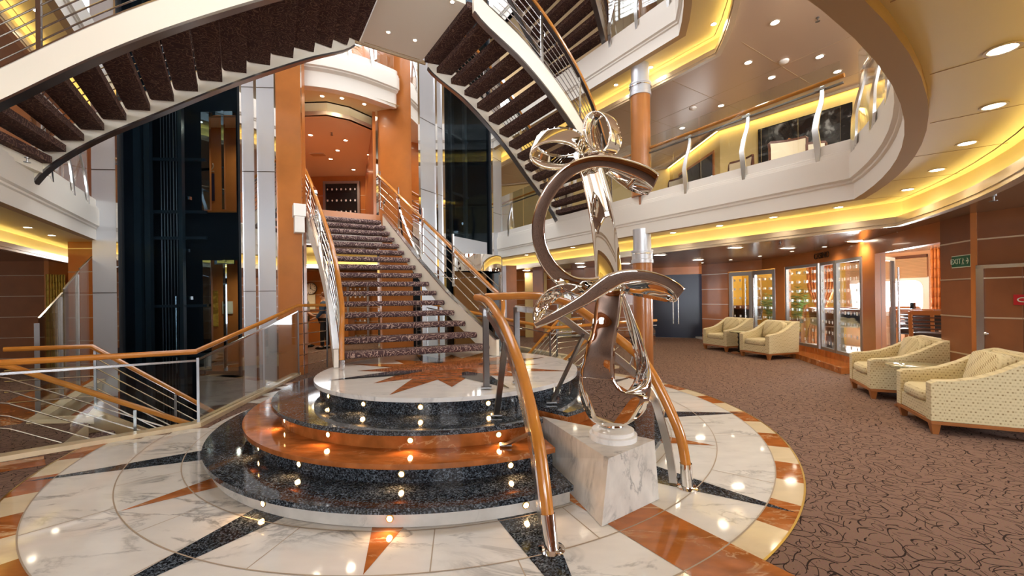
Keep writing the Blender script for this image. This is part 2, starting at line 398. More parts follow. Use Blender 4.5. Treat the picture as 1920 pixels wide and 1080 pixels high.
# --- decks: fascias, soffits with light coves, low ceilings, upper floors
O5, L5, T5, X5 = ring(4.0, -4.26, 7.32), ring(4.1, -4.36, 7.42, -9.0), ring(4.95, -5.2, 7.98, -9.0), ring(14.5, -14.5, 18.5, -15)
O6, L6, T6 = ring(3.82, -4.2, 5.5), ring(3.92, -4.3, 5.6, -8), ring(4.42, -4.8, 6.1, -8)
def fascia(Z):
    return [(.11, Z-.64), (.11, Z-.70), (0, Z-.70), (0, Z-.515), (-.02, Z-.50), (-.02, Z-.475), (-.05, Z-.455), (-.05, Z-.17), (-.035, Z-.165), (-.035, Z-.14), (-.02, Z-.135),
            (-.02, Z-.11), (.0, Z-.10), (.0, Z+.02), (.14, Z+.03), (.14, Z-.02)]
FM = [1, 1]+[0]*13
st('trim_3', MB().sweep(O5, fascia(Z5), mats=FM), [M['paint'], M['tan']], ang=20)
st('trim_4', MB().sweep(O6, fascia(Z5+PITCH), mats=FM), [M['paint'], M['tan']], ang=20)
def cove(name, Lp, Tp, z, drop=.28):
    # pale soffit, then an upright face washed by the lamp in the trough behind the metal trim
    st('ceiling_'+name, MB().strip(at_z(Lp, z+.06), at_z(Tp, z+.06)).sweep(Tp, [(-.01, z+.06), (.09, z+.06), (.09, z-drop+.02)]), M['soffit'], ang=20)
    st('trim_metal_'+name, MB().sweep(Tp, [(.09, z-drop+.02), (.012, z-drop+.02), (.012, z-.14), (0, z-.14), (0, z-.22), (.03, z-.22), (.03, z-drop+.04)]), M['strip'], ang=20)
    return mk('cove_lamp', MB().sweep(Tp, [(.03, z-.20), (.075, z-.20)]), M['yellow'], label='yellow cove lighting strip hidden behind the metal trim of the %s soffit' % name.replace('_', ' '), cat='cove light')
cove('casino_deck', L5, T5, Z5-.70); cove('upper_deck', L6, T6, Z5+PITCH-.70)
zc4, zc5 = Z5-.92, Z5+PITCH-.92
b = MB().strip([(p[0], p[1], zc4) for p in ring(5.0, -5.25, 8.03, -9.0)], at_z(X5, zc4))
b.prism([W2(*p) for p in ((-9, -14.5), (-9, 14.5), (-17, 14.5), (-17, -14.5))], zc4, zc4+.05)
b.prism([W2(*p) for p in ((-5.3, -1.3), (-5.3, 1.3), (-6.4, 4.2), (-9, 4.2), (-9, -4.4), (-6.4, -4.4))], zc4+.25, zc4+.30)
st('ceiling', b, M['ceil_dark'])
b = MB().strip([(p[0], p[1], zc5) for p in ring(4.47, -4.85, 6.15, -8)], at_z(X5, zc5))
b.prism([W2(*p) for p in ((-8, 4.5), (-8, 14.5), (-16, 14.5), (-16, 2.2), (-8, 2.2))], zc5, zc5+.04).prism([W2(*p) for p in ((-8, -4.9), (-8, -14.5), (-16, -14.5), (-16, -3.6), (-8, -3.6))], zc5, zc5+.04)
st('ceiling_lounge', b, M['ceil'])
st('floor_upper_deck', MB().strip(at_z(O5, Z5-.02), at_z(X5, Z5-.02)), M['carpet'])
st('floor_top_deck', MB().strip(at_z(O6, Z5+PITCH-.02), at_z(X5, Z5+PITCH-.02)), M['carpet'])
O7, T7 = ring(3.7, -4.1, 4.6), ring(4.3, -4.7, 5.2)
st('trim_5', MB().sweep(O7, fascia(Z5+2*PITCH)), M['paint'], ang=20)
st('ceiling_top_deck', MB().strip(at_z(O7, Z5+2*PITCH-.7), at_z(X5, Z5+2*PITCH-.7)), M['soffit'])
# panel joints on the lounge ceiling and the soffit over the armchairs
b = MB()
for k in range(9):
    a = W(2.5-1.3*k, 4.5, zc5-.001); c = W(2.5-1.3*k, 12, zc5-.001); b.bar([a, c], .008, .002)
for l in (5.8, 7.2, 8.6): b.bar([W(4.5, l, zc5-.001), W(-9, l, zc5-.001)], .008, .002)
for k in range(10):
    th = R(-6+7.0*k); p, q = ((W(-3.39+r*math.cos(th), r*math.sin(th), Z5-.641)) for r in (7.45, 8.0)); b.bar([p, q], .006, .002)
st('trim_6', b, M['tan'])
# --- lift towers
TL0, TL1 = (-7.55, 7.31), (-3.86, 7.63)
TR0, TR1 = (-1.93, 8.92), (-.20, 12.02)
def onl(px, A, B): return vp(px, 556, A, B)[:2]
ZL, ZH = -3.0, 9.6
def tower(A, B, spec, nm):
    names = {'silver': 'wall_silver_panels_', 'chrome': 'trim_chrome_', 'orange': 'wall_orange_'}
    mb = {k: MB() for k in names}; g = MB()
    for kind, x0, x1 in spec:
        p, q = onl(x0, A, B), onl(x1, A, B)
        if kind == 'chrome':
            d = Vector((q[0]-p[0], q[1]-p[1])).normalized(); n = Vector((d.y, -d.x))*.02
            mb[kind].wall((p[0]+n.x, p[1]+n.y), (q[0]+n.x, q[1]+n.y), ZL, ZH, .2)
        else:
            mb[kind].wall(p, q, ZL, ZH, .2)
            if kind == 'silver':
                d = Vector((q[0]-p[0], q[1]-p[1])).normalized(); n = Vector((d.y, -d.x))*.003
                for z in (-.3, 1.55, 3.75, 5.3, 7.2): g.wall((p[0]+n.x, p[1]+n.y), (q[0]+n.x, q[1]+n.y), z, z+.015, .02)
    mats = {'silver': M['silver'], 'chrome': M['chrome'], 'orange': M['panel']}
    for k in names:
        if mb[k].v: st(names[k]+nm, mb[k], mats[k])
    st('trim_seams_'+nm, g, M['dsteel'])
tower(TL0, TL1, [('silver', 174, 221), ('chrome', 221, 224.5), ('chrome', 454.5, 458), ('silver', 458, 481), ('chrome', 481, 486), ('silver', 486, 519), ('chrome', 519, 522), ('orange', 522, 567.5)], 'left')
tower(TR0, TR1, [('chrome', 786.5, 790), ('silver', 790, 819), ('chrome', 819, 822.5), ('silver', 822.5, 832), ('chrome', 832, 836), ('chrome', 923, 926), ('silver', 926, 943)], 'right')
b = MB().wall((-2.98, 9.25), TR0, ZL, ZH, .25)
st('wall_orange_right', b, M['panel'])
st('trim_7', MB().box((-2.985, 9.235, 3.3), (.05, .05, 12.6)).box((-3.90, 7.66, 3.3), (.035, .035, 12.6)), M['chrome'])
# shafts: black boxes behind the tower fronts
def shaft(A, B, x0, x1, dep, nm, pan):
    p, q = Vector(onl(x0, A, B)), Vector(onl(x1, A, B)); d = (q-p).normalized(); n = Vector((-d.y, d.x))
    b = MB(); pb, qb = p+n*dep, q+n*dep
    for (u0, u1, z0, z1) in pan(pb, qb): b.wall(u0, u1, z0, z1, .06)
    b.wall(pb, p, ZL, ZH, .05).wall(q, qb, ZL, ZH, .05).prism([p, q, qb, pb], ZH, ZH+.05)
    st('wall_shaft_'+nm, b, M['dark'])
    gp = MB().wall(p+n*.04, q+n*.04, ZL, ZH, .015)
    st('window_shaft_'+nm, gp, M['sglass'])
    return p, q, d, n
DOORX = (381, 446)
def panL(pb, qb):
    u0, u1 = Vector(vp(DOORX[0], 556, pb, qb)[:2]), Vector(vp(DOORX[1], 556, pb, qb)[:2])
    return [(pb, u0, ZL, ZH), (u1, qb, ZL, ZH), (u0, u1, ZL, -.1), (u0, u1, 2.2, Z5-.05), (u0, u1, Z5+1.95, ZH)]
SLp, SLq, SLd, SLn = shaft(TL0, TL1, 224.5, 454.5, .75, 'left', panL)
SRp, SRq, SRd, SRn = shaft(TR0, TR1, 836, 923, 1.2, 'right', lambda p, q: [(p, q, ZL, ZH)])
def sh(p, d, n, u, w): return (p.x+d.x*u+n.x*w, p.y+d.y*u+n.y*w)
LW = (SLq-SLp).length; RWD = (SRq-SRp).length
# guide rails, cables and cross members inside the shafts
def shaft_kit(nm, p, d, n, wid, L):
    t = thing('lift_guide_rails', 'dark steel guide rails and hanging cables inside the %s glass lift shaft' % nm, 'guide rails', sh(p, d, n, .5, .4)+(ZL,))
    for u0, w0 in L:
        c = sh(p, d, n, u0, .3); mk('rail', MB().box((c[0], c[1], 3.3), (w0, .08, 12.4), 0, math.atan2(d.y, d.x)), M['shaftgrey'], t)
    for k in range(6):
        c = sh(p, d, n, wid[0]+k*wid[1], .5); mk('cable', MB().tube([(c[0], c[1], ZL), (c[0], c[1], ZH)], .008, 0, 5), M['dsteel'], t)
    for z in (.35, 1.3, 2.6, 3.1, 4.1, 5.6, 6.8):
        a, c = sh(p, d, n, L[0][0], .45), sh(p, d, n, L[-1][0]+.35, .45); mk('cross_member', MB().bar([a+(z,), c+(z,)], .05, .05), M['shaftgrey'], t)
    for z in (1.45, 2.35, 3.35): mk('bracket', MB().box(sh(p, d, n, L[-1][0]+.05, .4)+(z,), (.10, .06, .06), 0), M['steel'], t)
shaft_kit('left', SLp, SLd, SLn, (.36, .055), [(.10, .13), (.28, .10), (.86, .07)])
shaft_kit('right', SRp, SRd, SRn, (.14, .07), [(.08, .06), (.62, .05), (1.25, .10)])
# ================================================================ stone step platform under the main stair
TC = (-.71, 4.76); RISE = .147
TIER = [(2.317, 0, M['granite'], M['pmarble']), (2.031, 1, M['step_orange'], M['granite']), (1.803, 2, M['granite'], M['step_orange']), (1.438, 3, M['tmarble'], M['granite'])]
PLB = [(.523, 2.476), (.983, 2.80), (.19, 3.56)]            # wedge-shaped plinth in plan, at the floor
PLT = [(.58, 2.53), (.975, 2.85), (.236, 3.44)]
LAMPS = {3: ((597, 746), (662, 764), (780, 772), (923, 762)), 2: ((540, 787), (615, 815), (767, 829), (936, 816)), 1: ((477, 842), (559, 871), (752, 890), (958, 873)), 0: ((506, 938), (738, 960), (978, 937))}   # bearings of the step lamps
def inside(p, poly):
    c = False; n = len(poly)
    for i in range(n):
        a, b_ = poly[i], poly[(i+1) % n]
        if (a[1] > p[1]) != (b_[1] > p[1]) and p[0] < (b_[0]-a[0])*(p[1]-a[1])/(b_[1]-a[1])+a[0]: c = not c
    return c
NOTCH = [(.50, 2.38), (1.06, 2.78), (.17, 3.64), (.14, 3.50)]
def cut_circle(r):
    P = [(TC[0]+r*math.cos(2*math.pi*i/240), TC[1]+r*math.sin(2*math.pi*i/240)) for i in range(240)]
    P = P[100:]+P[:100]
    keep = [not inside(p, NOTCH) for p in P]; out = []; done = False
    for p, k in zip(P, keep):
        if k: out.append(p)
        elif not done:
            done = True
            # walk the wedge's flanks in to its blunt apex and out again
            def cross(A, B_):
                lo, hi = (A, B_) if inside(A, [(q[0]*1, q[1]) for q in P]) else (B_, A)
                for _ in range(40):
                    mid = lerp(lo, hi, .5)
                    if math.hypot(mid[0]-TC[0], mid[1]-TC[1]) < r: lo = mid
                    else: hi = mid
                return lo
            out += [cross(NOTCH[3], NOTCH[0]), NOTCH[3], NOTCH[2], cross(NOTCH[2], NOTCH[1])]
    return out
# clip the platform behind so that it does not hang over the stair wells
def trim_back(P):
    out = []
    for p in P:
        for _ in range(60):
            if kerb_side(p) > .10: break
            p = (p[0]+E1[0]*.02+(TC[0]-p[0])*.01, p[1]+E1[1]*.02+(TC[1]-p[1])*.01)
        out.append(p)
    return out
plat = thing('step_platform', 'round stepped platform of black and orange stone with white marble top below the stair', 'step platform', TC+(0,))
for r, k, mt, mr in TIER:
    P = trim_back(cut_circle(r)) if r > 1.2 else cut_circle(r)
    z1 = RISE*(k+1)
    ri = r-.055; Q = trim_back(cut_circle(ri))
    o = mk('riser', MB().prism(Q, RISE*k+(.007 if k == 0 else -.002), z1-.036), mr, plat)
    t = MB().prism(P, z1-.036, z1)
    if k == 3:
        # compass star inlaid in the top slab
        def S(r_, a): return (TC[0]+r_*math.cos(R(a)), TC[1]+r_*math.sin(R(a)))
        star = []
        for j in range(8):
            a = -59+45*j; star += [S(1.30 if j % 2 == 0 else 1.36, a), S(.70, a+11.25), S(1.05, a+22.5), S(.70, a+33.75)]
        for j in range(0, len(star)):
            a, b_ = star[j], star[(j+1) % len(star)]
            t.add([(TC[0], TC[1], z1+.0015), a+(z1+.0015,), b_+(z1+.0015,)], [(0, 1, 2)], 1)
        for j in range(0, 8, 2):
            a = -59+45*j
            t.add([p+(z1+.003,) for p in (S(.36, a-5), S(.62, a-13), S(.72, a-11), S(1.32, a), S(.72, a+11), S(.62, a+13), S(.36, a+5))], [(0, 1, 2, 3, 4, 5, 6)][::-1], 2)
    tm = [mt, M['step_orange'], M['granite']] if k == 3 else mt
    mk('tread', t, tm, plat, flat=True)
    for px_, py_ in LAMPS[k]:
        g_ = gz(px_, py_, RISE*k+.062); a = math.degrees(math.atan2(g_[1]-TC[1], g_[0]-TC[0]))
        c = (TC[0]+ri*math.cos(R(a)), TC[1]+ri*math.sin(R(a))); zc = RISE*k+.062; n_ = (math.cos(R(a)), math.sin(R(a)))
        lb = MB(); q = Vector((n_[0], n_[1], 0)); u = Vector((-n_[1], n_[0], 0)); v = Vector((0, 0, 1)); c3 = Vector(c+(zc,))
        rings = []
        for rr, dd in ((.024, -.01), (.024, .006), (.017, .006), (.016, .003)):
            rings.append([c3+q*dd+(u*math.cos(w)+v*math.sin(w))*rr for w in (2*math.pi*i/14 for i in range(14))])
        lb.loft(rings[:3], 0, caps=False); lb.loft(rings[2:], 1, caps=False)
        o2 = len(lb.v); lb.v += [tuple(p) for p in rings[3]]; lb.f.append(list(range(o2, o2+14))); lb.m.append(1)
        mk('riser_light', lb, [M['brass'], M['stepbulb']], o)
        L_ = bpy.data.lights.new('riser_light_glow', 'SPOT'); L_.energy = 1.3; L_.color = (1, .55, .22); L_.spot_size = R(150); L_.spot_blend = .6; L_.shadow_soft_size = .015
        lo = bpy.data.objects.new('riser_light_glow', L_); COL.objects.link(lo); lo.location = c3+q*.02
        lo.rotation_euler = (-q).to_track_quat('Z', 'Y').to_euler()
# ================================================================ main stair
RS = (Z5-4*RISE)/17
def interp(T, t):
    for (a, x), (b_, y) in zip(T, T[1:]):
        if t <= b_: return x+(y-x)*(t-a)/(b_-a)
    return T[-1][1]
def msL(t): return (-.66-3.62*t, -1.13+.10*t+.09*math.sin(math.pi*t))
def msR(t): return (-.30-3.86*t, interp([(0, .78), (.25, .58), (.5, .49), (1, .40)], t))
main = thing('staircase', 'main open-riser staircase with patterned carpet treads rising from the marble platform', 'staircase', W(-.4, -.2, 4*RISE))
def carpet_tread(mb, a, c, dep, z, th, dirv, n=3):
    # slab from nosing line a-c, running back by dep along dirv; rounded nosing
    prof = [(dep, 0), (dep, -th), (.03, -th), (.008, -th*.8), (0, -th*.5), (.008, -th*.2), (.03, 0)]
    rings = [[(p[0]+dirv[0]*d, p[1]+dirv[1]*d, z+h) for d, h in prof] for p in (a, c)]
    mb.loft(rings)
nS = 16
for k in range(1, nS+1):
    t = (k-1)/(nS-1); a, c = msL(t), msR(t); z = 4*RISE+RS*k
    th = .075
    tb = MB(); A, C_ = W2(a[0], a[1]+.03), W2(c[0], c[1]-.02)
    carpet_tread(tb, A, C_, .27, z, th, (-E1[0], -E1[1]))
    mk('tread', tb, M['tread'], main, ang=50)
def curve3(f, z0, dz, n=24, de=0.0, dl=0.0):
    return [W(f(i/n)[0]+de, f(i/n)[1]+dl, z0+dz*i/n) for i in range(n+1)]
zb, zt = 4*RISE+RS, 4*RISE+RS*16
def stringer(name, f, dl, m, par, hgt=.33, w=.05, ext=True):
    P = curve3(f, zb, zt-zb, 30, 0, dl)
    if ext: P = [tuple(Vector(P[0])+(Vector(P[0])-Vector(P[1])).normalized()*.12)]+P
    b = MB(); n = len(P)
    rings = []
    for i, p in enumerate(P):
        q = Vector(P[min(i+1, n-1)])-Vector(P[max(i-1, 0)]); s = Vector((-q.y, q.x, 0)).normalized()*w/2
        lo, hi = p[2]-hgt*.62, p[2]+hgt*.38
        if i <= 1: lo = max(lo, 4*RISE+.005)
        p = Vector(p)
        rings.append([(p.x+s.x, p.y+s.y, max(lo, 4*RISE+.005)), (p.x-s.x, p.y-s.y, max(lo, 4*RISE+.005)), (p.x-s.x, p.y-s.y, hi), (p.x+s.x, p.y+s.y, hi)])
    b.loft(rings); mk(name, b, m, par)
    cap = MB().bar([(p[0], p[1], p[2]+hgt*.38+.008) for p in P], w+.02, .016)
    return cap
cl = stringer('stringer', msL, -.02, M['paint'], main)
cR = stringer('stringer', msR, .03, M['cream_paint'], main)
mk('stringer_cap', cl, M['steel'], main); mk('stringer_cap', cR, M['steel'], main)
def rail_kit(par, base, rail, posts, nrods, lo=.10, hi=.80, wood=M['rail'], rr=.030, rodr=.008, foot=None):
    # base: 3-D polyline along the stringer; rail: list of offsets above it or an explicit path
    g = bpy.data.objects.new('railing', None); COL.objects.link(g); g.parent = par; g.location = (0, 0, 0); g.empty_display_size = .1
    mk('handrail', MB().tube(rail, rr, 0, 10), wood, g)
    n = len(base)-1
    for k in range(nrods):
        h = lo+(hi-lo)*k/max(1, nrods-1)
        mk('rod', MB().tube([(p[0], p[1], p[2]+h) for p in base], rodr, 0, 6), M['steel'], g)
    for t in posts:
        i = min(n-1, int(t*n)); f = t*n-i; p = lerp(base[i], base[i+1], f); d = Vector(base[i+1])-Vector(base[i]); rz = math.atan2(d.y, d.x)
        mk('post', MB().box((p[0], p[1], p[2]+.42), (.045, .018, .84), 0, rz), M['steel'], g)
    return g
# right railing
bR = curve3(msR, zb+.12, zt-zb, 20, 0, .03)
rr_ = [(-.16, 5.28, .93), (-.13, 5.38, 1.10), (-.12, 5.5, 1.30), (-.16, 5.66, 1.415)]+[tuple(lerp((-.28, 5.86, 1.52), (-2.97, 9.22, 4.17), i/10)) for i in range(11)]
bRr = [tuple(lerp((-.16, 5.62, .86), (-2.95, 9.2, 3.42), i/14)) for i in range(15)]
rail_kit(main, bRr, spl(rr_, 4), (.0, .28, .52, .76, .985), 5, .05, .66)
# left railing
lp = [(-1.955, 4.70, .70), (-1.96, 4.72, 1.0), (-1.985, 4.80, 1.28), (-2.07, 4.95, 1.50), (-2.27, 5.3, 1.88), (-2.57, 5.8, 2.30), (-3.13, 6.7, 2.92), (-3.70, 7.6, 3.57), (-4.33, 8.6, 4.19)]
bL = [(p[0]-.01, p[1]+.04, p[2]-.80) for p in spl(lp[3:], 4)]
rail_kit(main, bL, spl(lp, 5), (.02, .22, .42, .62, .82, .97), 6, .08, .70)
mk('newel_foot', MB().tube([(-1.955, 4.70, 4*RISE+.005), (-1.955, 4.70, .70)], .033, 0, 10), M['steel'], main)
# curved flat bars threaded through the right and left railings
def hoop(P, w=.04): return MB().bar(spl(P, 6), w, .012)
q0, q1 = (-2.97, 9.22), (-.28, 5.86)
def onR(px, py): return vp(px, py, q0, q1)
mk('curved_bar', hoop([onR(717, 395), onR(722, 372), onR(732, 362), onR(742, 366), onR(748, 380), onR(752, 425), onR(756, 455)]), M['chrome'], main)
mk('curved_bar', hoop([onR(743, 372), onR(755, 410), onR(772, 452), onR(788, 485)]), M['chrome'], main)
mk('curved_bar', hoop([onR(788, 500), onR(812, 512), onR(850, 522), onR(890, 520), onR(915, 533), onR(932, 560)]), M['chrome'], main)
def onL2(px, py): return vp(px, py, (-4.30, 8.58), (-2.30, 5.4))
mk('curved_bar', hoop([onL2(574, 385), onL2(577, 362), onL2(584, 349), onL2(591, 356), onL2(593, 372), onL2(592, 420)]), M['chrome'], main)
mk('curved_bar', hoop([onL2(592, 372), onL2(600, 420), onL2(606, 470), onL2(611, 510)]), M['chrome'], main)
# landing of the main stair: edge, floor and its fascia
b = MB().prism([W2(e, l) for e, l in ((-4.42, -1.12), (-4.42, .42), (-4.75, .5), (-9.5, 1.6), (-9.5, -2.2), (-4.98, -1.16))], Z5-.12, Z5)
st('floor_landing', b, M['panel'])
b = MB().sweep([W2(-4.40, l) for l in (.46, -1.25)], [q for q in fascia(Z5) if q[1] < Z5-.16])
st('trim_8', b, M['paint'], ang=20)
b = MB().box(W(-3.86, -1.20, Z5-.33), (.22, .16, .5), 0, AX).box(W(-3.84, -1.20, Z5-.18), (.26, .20, .22), 0, AX)
st('trim_9', b, M['paint'])
# ================================================================ double stair above: mid landing and curved flights
NEAR = [(-.37, .60), (-.30, 1.35), (-.36, 2.1), (-.60, 2.9), (-1.02, 3.7), (-1.50, 4.45)]
FAR = [(-2.0, .60), (-1.85, 1.25), (-2.05, 2.1), (-2.40, 2.95), (-2.65, 3.7), (-2.85, 4.2)]
ZT, ZLAND = 5.60, 3.2
def flight(s, dz, label, nm='staircase', group=None, k0=0):
    Nn = spl([(e, l*s, 0) for e, l in NEAR], 8); Ff = spl([(e, l*s, 0) for e, l in FAR], 8); n = len(Nn)-1
    def at(C, t):
        i = min(n-1, int(t*n)); return lerp(C[i], C[i+1], t*n-i)
    rootz = ZLAND+dz
    ro = thing(nm, label, 'staircase', W(-2.2, s*4.2, rootz), 0, group)
    ns = 16; rise = (ZT-ZLAND)/(ns+.0)
    for k in range(k0, ns):
        t = (k+.55)/ns; z = ZT+dz-rise*(k+1)
        a, c = at(Ff, t), at(Nn, t); u = Vector(W2(*at(Nn, min(1, t+.02))[:2]))-Vector(W2(*at(Nn, max(0, t-.02))[:2])); u2 = Vector(W2(*at(Ff, min(1, t+.02))[:2]))-Vector(W2(*at(Ff, max(0, t-.02))[:2]))
        d = -(u.normalized()+u2.normalized()).normalized()
        A, C_ = W2(a[0]+.03, a[1]), W2(c[0]-.03, c[1])
        fwd = .035
        A = (A[0]-d.x*.14, A[1]-d.y*.14); C_ = (C_[0]-d.x*.14, C_[1]-d.y*.14)
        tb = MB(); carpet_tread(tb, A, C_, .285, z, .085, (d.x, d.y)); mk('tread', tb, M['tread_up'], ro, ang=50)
    for C, off in ((Nn, .02), (Ff, -.02)):
        P = [W(at(C, i/28)[0]+off, at(C, i/28)[1], ZT+dz-.05-(ZT-ZLAND)*i/28) for i in range(29)]
        P.append(tuple(Vector(P[-1])+(Vector(P[-1])-Vector(P[-2])).normalized()*(.22 if C is Nn else .03)))
        rings = []; cap = []; up = []
        for i, p in enumerate(P):
            q = Vector(P[min(i+1, len(P)-1)])-Vector(P[max(i-1, 0)]); sd = Vector((-q.y, q.x, 0)).normalized()*.035
            p = Vector(p); lo, hi = (-.27, .02) if C is Nn else (-.24, .08)
            rings.append([(p.x+sd.x, p.y+sd.y, p.z+lo), (p.x-sd.x, p.y-sd.y, p.z+lo), (p.x-sd.x, p.y-sd.y, p.z+hi), (p.x+sd.x, p.y+sd.y, p.z+hi)])
            cap.append((p.x, p.y, p.z+lo-.012)); up.append((p.x, p.y, p.z+hi+.008))
        mk('stringer', MB().loft(rings), M['cream_paint'], ro)
        mk('stringer_edge', MB().bar(cap, .085, .024), M['dsteel'], ro); mk('stringer_edge', MB().bar(up, .085, .016), M['steel'], ro)
        base = [(p[0], p[1], p[2]+.02) for p in up[:-1]]
        rail = [(p[0], p[1], p[2]+.80) for p in base]
        rail_kit(ro, base, rail, (.06, .30, .54, .78, .98), 6, .09, .64, rodr=.007, rr=.026)
        mk('top_bar', MB().bar([(p[0], p[1], p[2]+.72) for p in base], .05, .016), M['dsteel'], ro)
    foot = MB()
    if s > 0 or dz == 0:
        pts = [W2(FAR[-1][0]-.1, s*(FAR[-1][1]-.1)), W2(NEAR[-1][0], s*(NEAR[-1][1]-.1)), W2(NEAR[-1][0], s*4.6), W2(FAR[-1][0]-.2, s*4.6)]
        foot.prism(pts, rootz-.20, rootz-.02); mk('foot_slab', foot, M['cream_paint'], ro)
    return ro
flight(-1, 0, 'upper left flight seen from below, cream stringer and dark carpet treads', group=None)
flight(1, 0, 'upper right flight seen from below, behind the top of the steel sculpture')
flight(1, PITCH, 'topmost flight at the upper edge, ending on the white top-deck fascia', k0=6)
land = thing('stair_landing', 'cream underside of the mid landing joining the two upper flights, with small downlights', 'stair landing', W(-1.2, 0, ZT-.2))
mk('slab', MB().prism([W2(-.42, -.52), W2(-.42, .52), W2(-2.06, .50), W2(-2.06, -.50)], ZT-.2, ZT-.02), M['cream_paint'], land)
mk('edge_trim', MB().bar([W(-2.07, -.58, ZT-.19), W(-2.07, .58, ZT-.19)], .03, .06).bar([W(-2.0, -.45, ZT-.202), W(-2.0, .45, ZT-.202)], .012, .006), M['tan'], land)
mk('floor_covering', MB().prism([W2(-.42, -.52), W2(-.42, .52), W2(-2.06, .50), W2(-2.06, -.50)], ZT-.02, ZT), M['tread'], land)
# ================================================================ arched handrails over the platform steps
def arch(lbl, wood, flat, post, struts, newel):
    t = thing('handrail', lbl, 'handrail', (post[0], post[1], 0))
    mk('wood_rail', MB().tube(spl(wood, 6), .036, 0, 12), M['rail'], t, ang=60)
    mk('flat_bar', MB().bar(spl(flat, 6), .020, .055), M['steel'], t, ang=50)
    p = Vector(post); up = (Vector(wood[0])-p)
    mk('base_post', MB().tube([p+Vector((0, 0, .006)), p+up*1.03], .042, 0, 14).lathe([(.0, .004), (.075, .004), (.075, .012), (.043, .018)], post, 18), M['chrome'], t)
    for i in (2, 4, 6):
        if i < len(flat): mk('spacer', MB().tube([flat[i], wood[min(i, len(wood)-1)]], .008, 0, 6), M['steel'], t)
    for a, c in struts:
        c = (c[0], c[1], c[2]+.012); mk('strut', MB().bar([a, c], .045, .018).box((c[0], c[1], c[2]+.004), (.09, .06, .008)), M['dsteel'], t)
    a, c = newel; mk('newel', MB().box(((a[0]+c[0])/2, (a[1]+c[1])/2, (a[2]+c[2])/2), (.05, .03, a[2]-c[2]), 0, .4).box((c[0], c[1], c[2]+.011), (.09, .07, .01)), M['dsteel'], t)
    return t
A_, B_ = (.209, 2.235), (-.235, 3.62)
wN = [vp(px, py, A_, B_) for px, py in ((1027, 965), (1020, 900), (1008, 820), (990, 740), (970, 670), (945, 610), (920, 570))]+[(-.265, 3.70, 1.385), (-.33, 3.86, 1.395)]
fN = [vp(px, py, A_, B_) for px, py in ((1018, 1003), (1010, 940), (1000, 860), (985, 780), (965, 700), (945, 640), (915, 590), (900, 578))]
arch('near arched handrail of orange wood on a chrome post, left of the sculpture plinth', wN, fN, (.200, 2.262, 0),
     [(vp(948, 640, A_, B_), gz(931, 781, .441)), (vp(996, 812, A_, B_), gz(948, 837, .294))], ((-.235, 3.62, 1.30), (-.235, 3.62, .594)))
A_, B_ = (1.26, 2.95), (.04, 3.82)
wF = [vp(px, py, A_, B_) for px, py in ((1286, 870), (1275, 815), (1250, 755), (1222, 700), (1190, 660), (1100, 590), (1060, 567), (1008, 555))]+[(-.05, 3.885, 1.405), (-.25, 3.98, 1.40)]
fF = [vp(px, py, A_, B_) for px, py in ((1263, 905), (1255, 850), (1240, 790), (1222, 740), (1180, 690), (1100, 630), (1040, 590), (966, 578))]
arch('far arched handrail of orange wood, right of and behind the sculpture', wF, fF, (1.245, 2.96, 0),
     [(vp(1096, 625, A_, B_), gz(1034, 757, .441))], ((.04, 3.82, 1.30), (.04, 3.82, .594)))
# ================================================================ plinth and ribbon sculpture
pl = thing('marble_plinth', 'wedge-shaped pale marble plinth carrying the polished steel sculpture', 'plinth', (.6, 2.9, 0))
zp = .395
mk('block', MB().loft([[p+(.008,) for p in PLB], [p+(zp,) for p in PLT]]), M['pmarble'], pl, flat=True)
mk('collar', MB().lathe([(.0, zp), (.165, zp), (.165, zp+.035), (.145, zp+.04), (.145, zp+.065), (.128, zp+.07), (.0, zp+.07)], (.70, 2.90, 0), 40), M['tmarble'], pl)
scu = thing('sculpture', 'tall mirror-polished steel ribbon sculpture of loops and curls on the marble plinth', 'sculpture', (.70, 2.90, zp+.07))
mk('base_disc', MB().lathe([(0, zp+.071), (.085, zp+.071), (.092, zp+.08), (.085, zp+.11), (0, zp+.11)], (.705, 2.95, 0), 32), M['mirror'], scu)
def ribbon(nm, ea, eb, k=8, th=.007, cross=0.0, segs=6, m='mirror'):
    # ea, eb: [(px, py, depth)] of the two long edges; cross bows the section towards the viewer
    A = spl([gy(*p) for p in ea], k); B = spl([gy(*p) for p in eb], k); b = MB(); rows = []
    for i, (p, q) in enumerate(zip(A, B)):
        t = (A[min(i+1, len(A)-1)]-A[max(i-1, 0)])+(B[min(i+1, len(B)-1)]-B[max(i-1, 0)])
        nrm = t.cross(q-p)
        nrm = nrm.normalized() if nrm.length > 1e-7 else Vector((0, -1, 0))
        if nrm.y > 0: nrm = -nrm
        rows.append([(p.lerp(q, j/segs)+nrm*cross*4*(j/segs)*(1-j/segs)) for j in range(segs+1)])
    o = 0
    for r in rows: b.v += [tuple(x) for x in r]
    w = segs+1
    for i in range(len(rows)-1):
        for j in range(segs): b.f.append([i*w+j, i*w+j+1, (i+1)*w+j+1, (i+1)*w+j]); b.m.append(0)
    ob = mk(nm, b, M[m], scu, ang=80)
    md = ob.modifiers.new('thickness', 'SOLIDIFY'); md.thickness = th; md.offset = 0
    return ob
D = 2.90
def tilt(pts, d0, k, y0, kx=0.0, x0=1110):
    # lean of a flat piece: distance grows by k per line below y0 (a forward lean shows the carpet in it)
    return [(x, y, D+d0+k*(y-y0)+kx*(x-x0)) for x, y in pts]
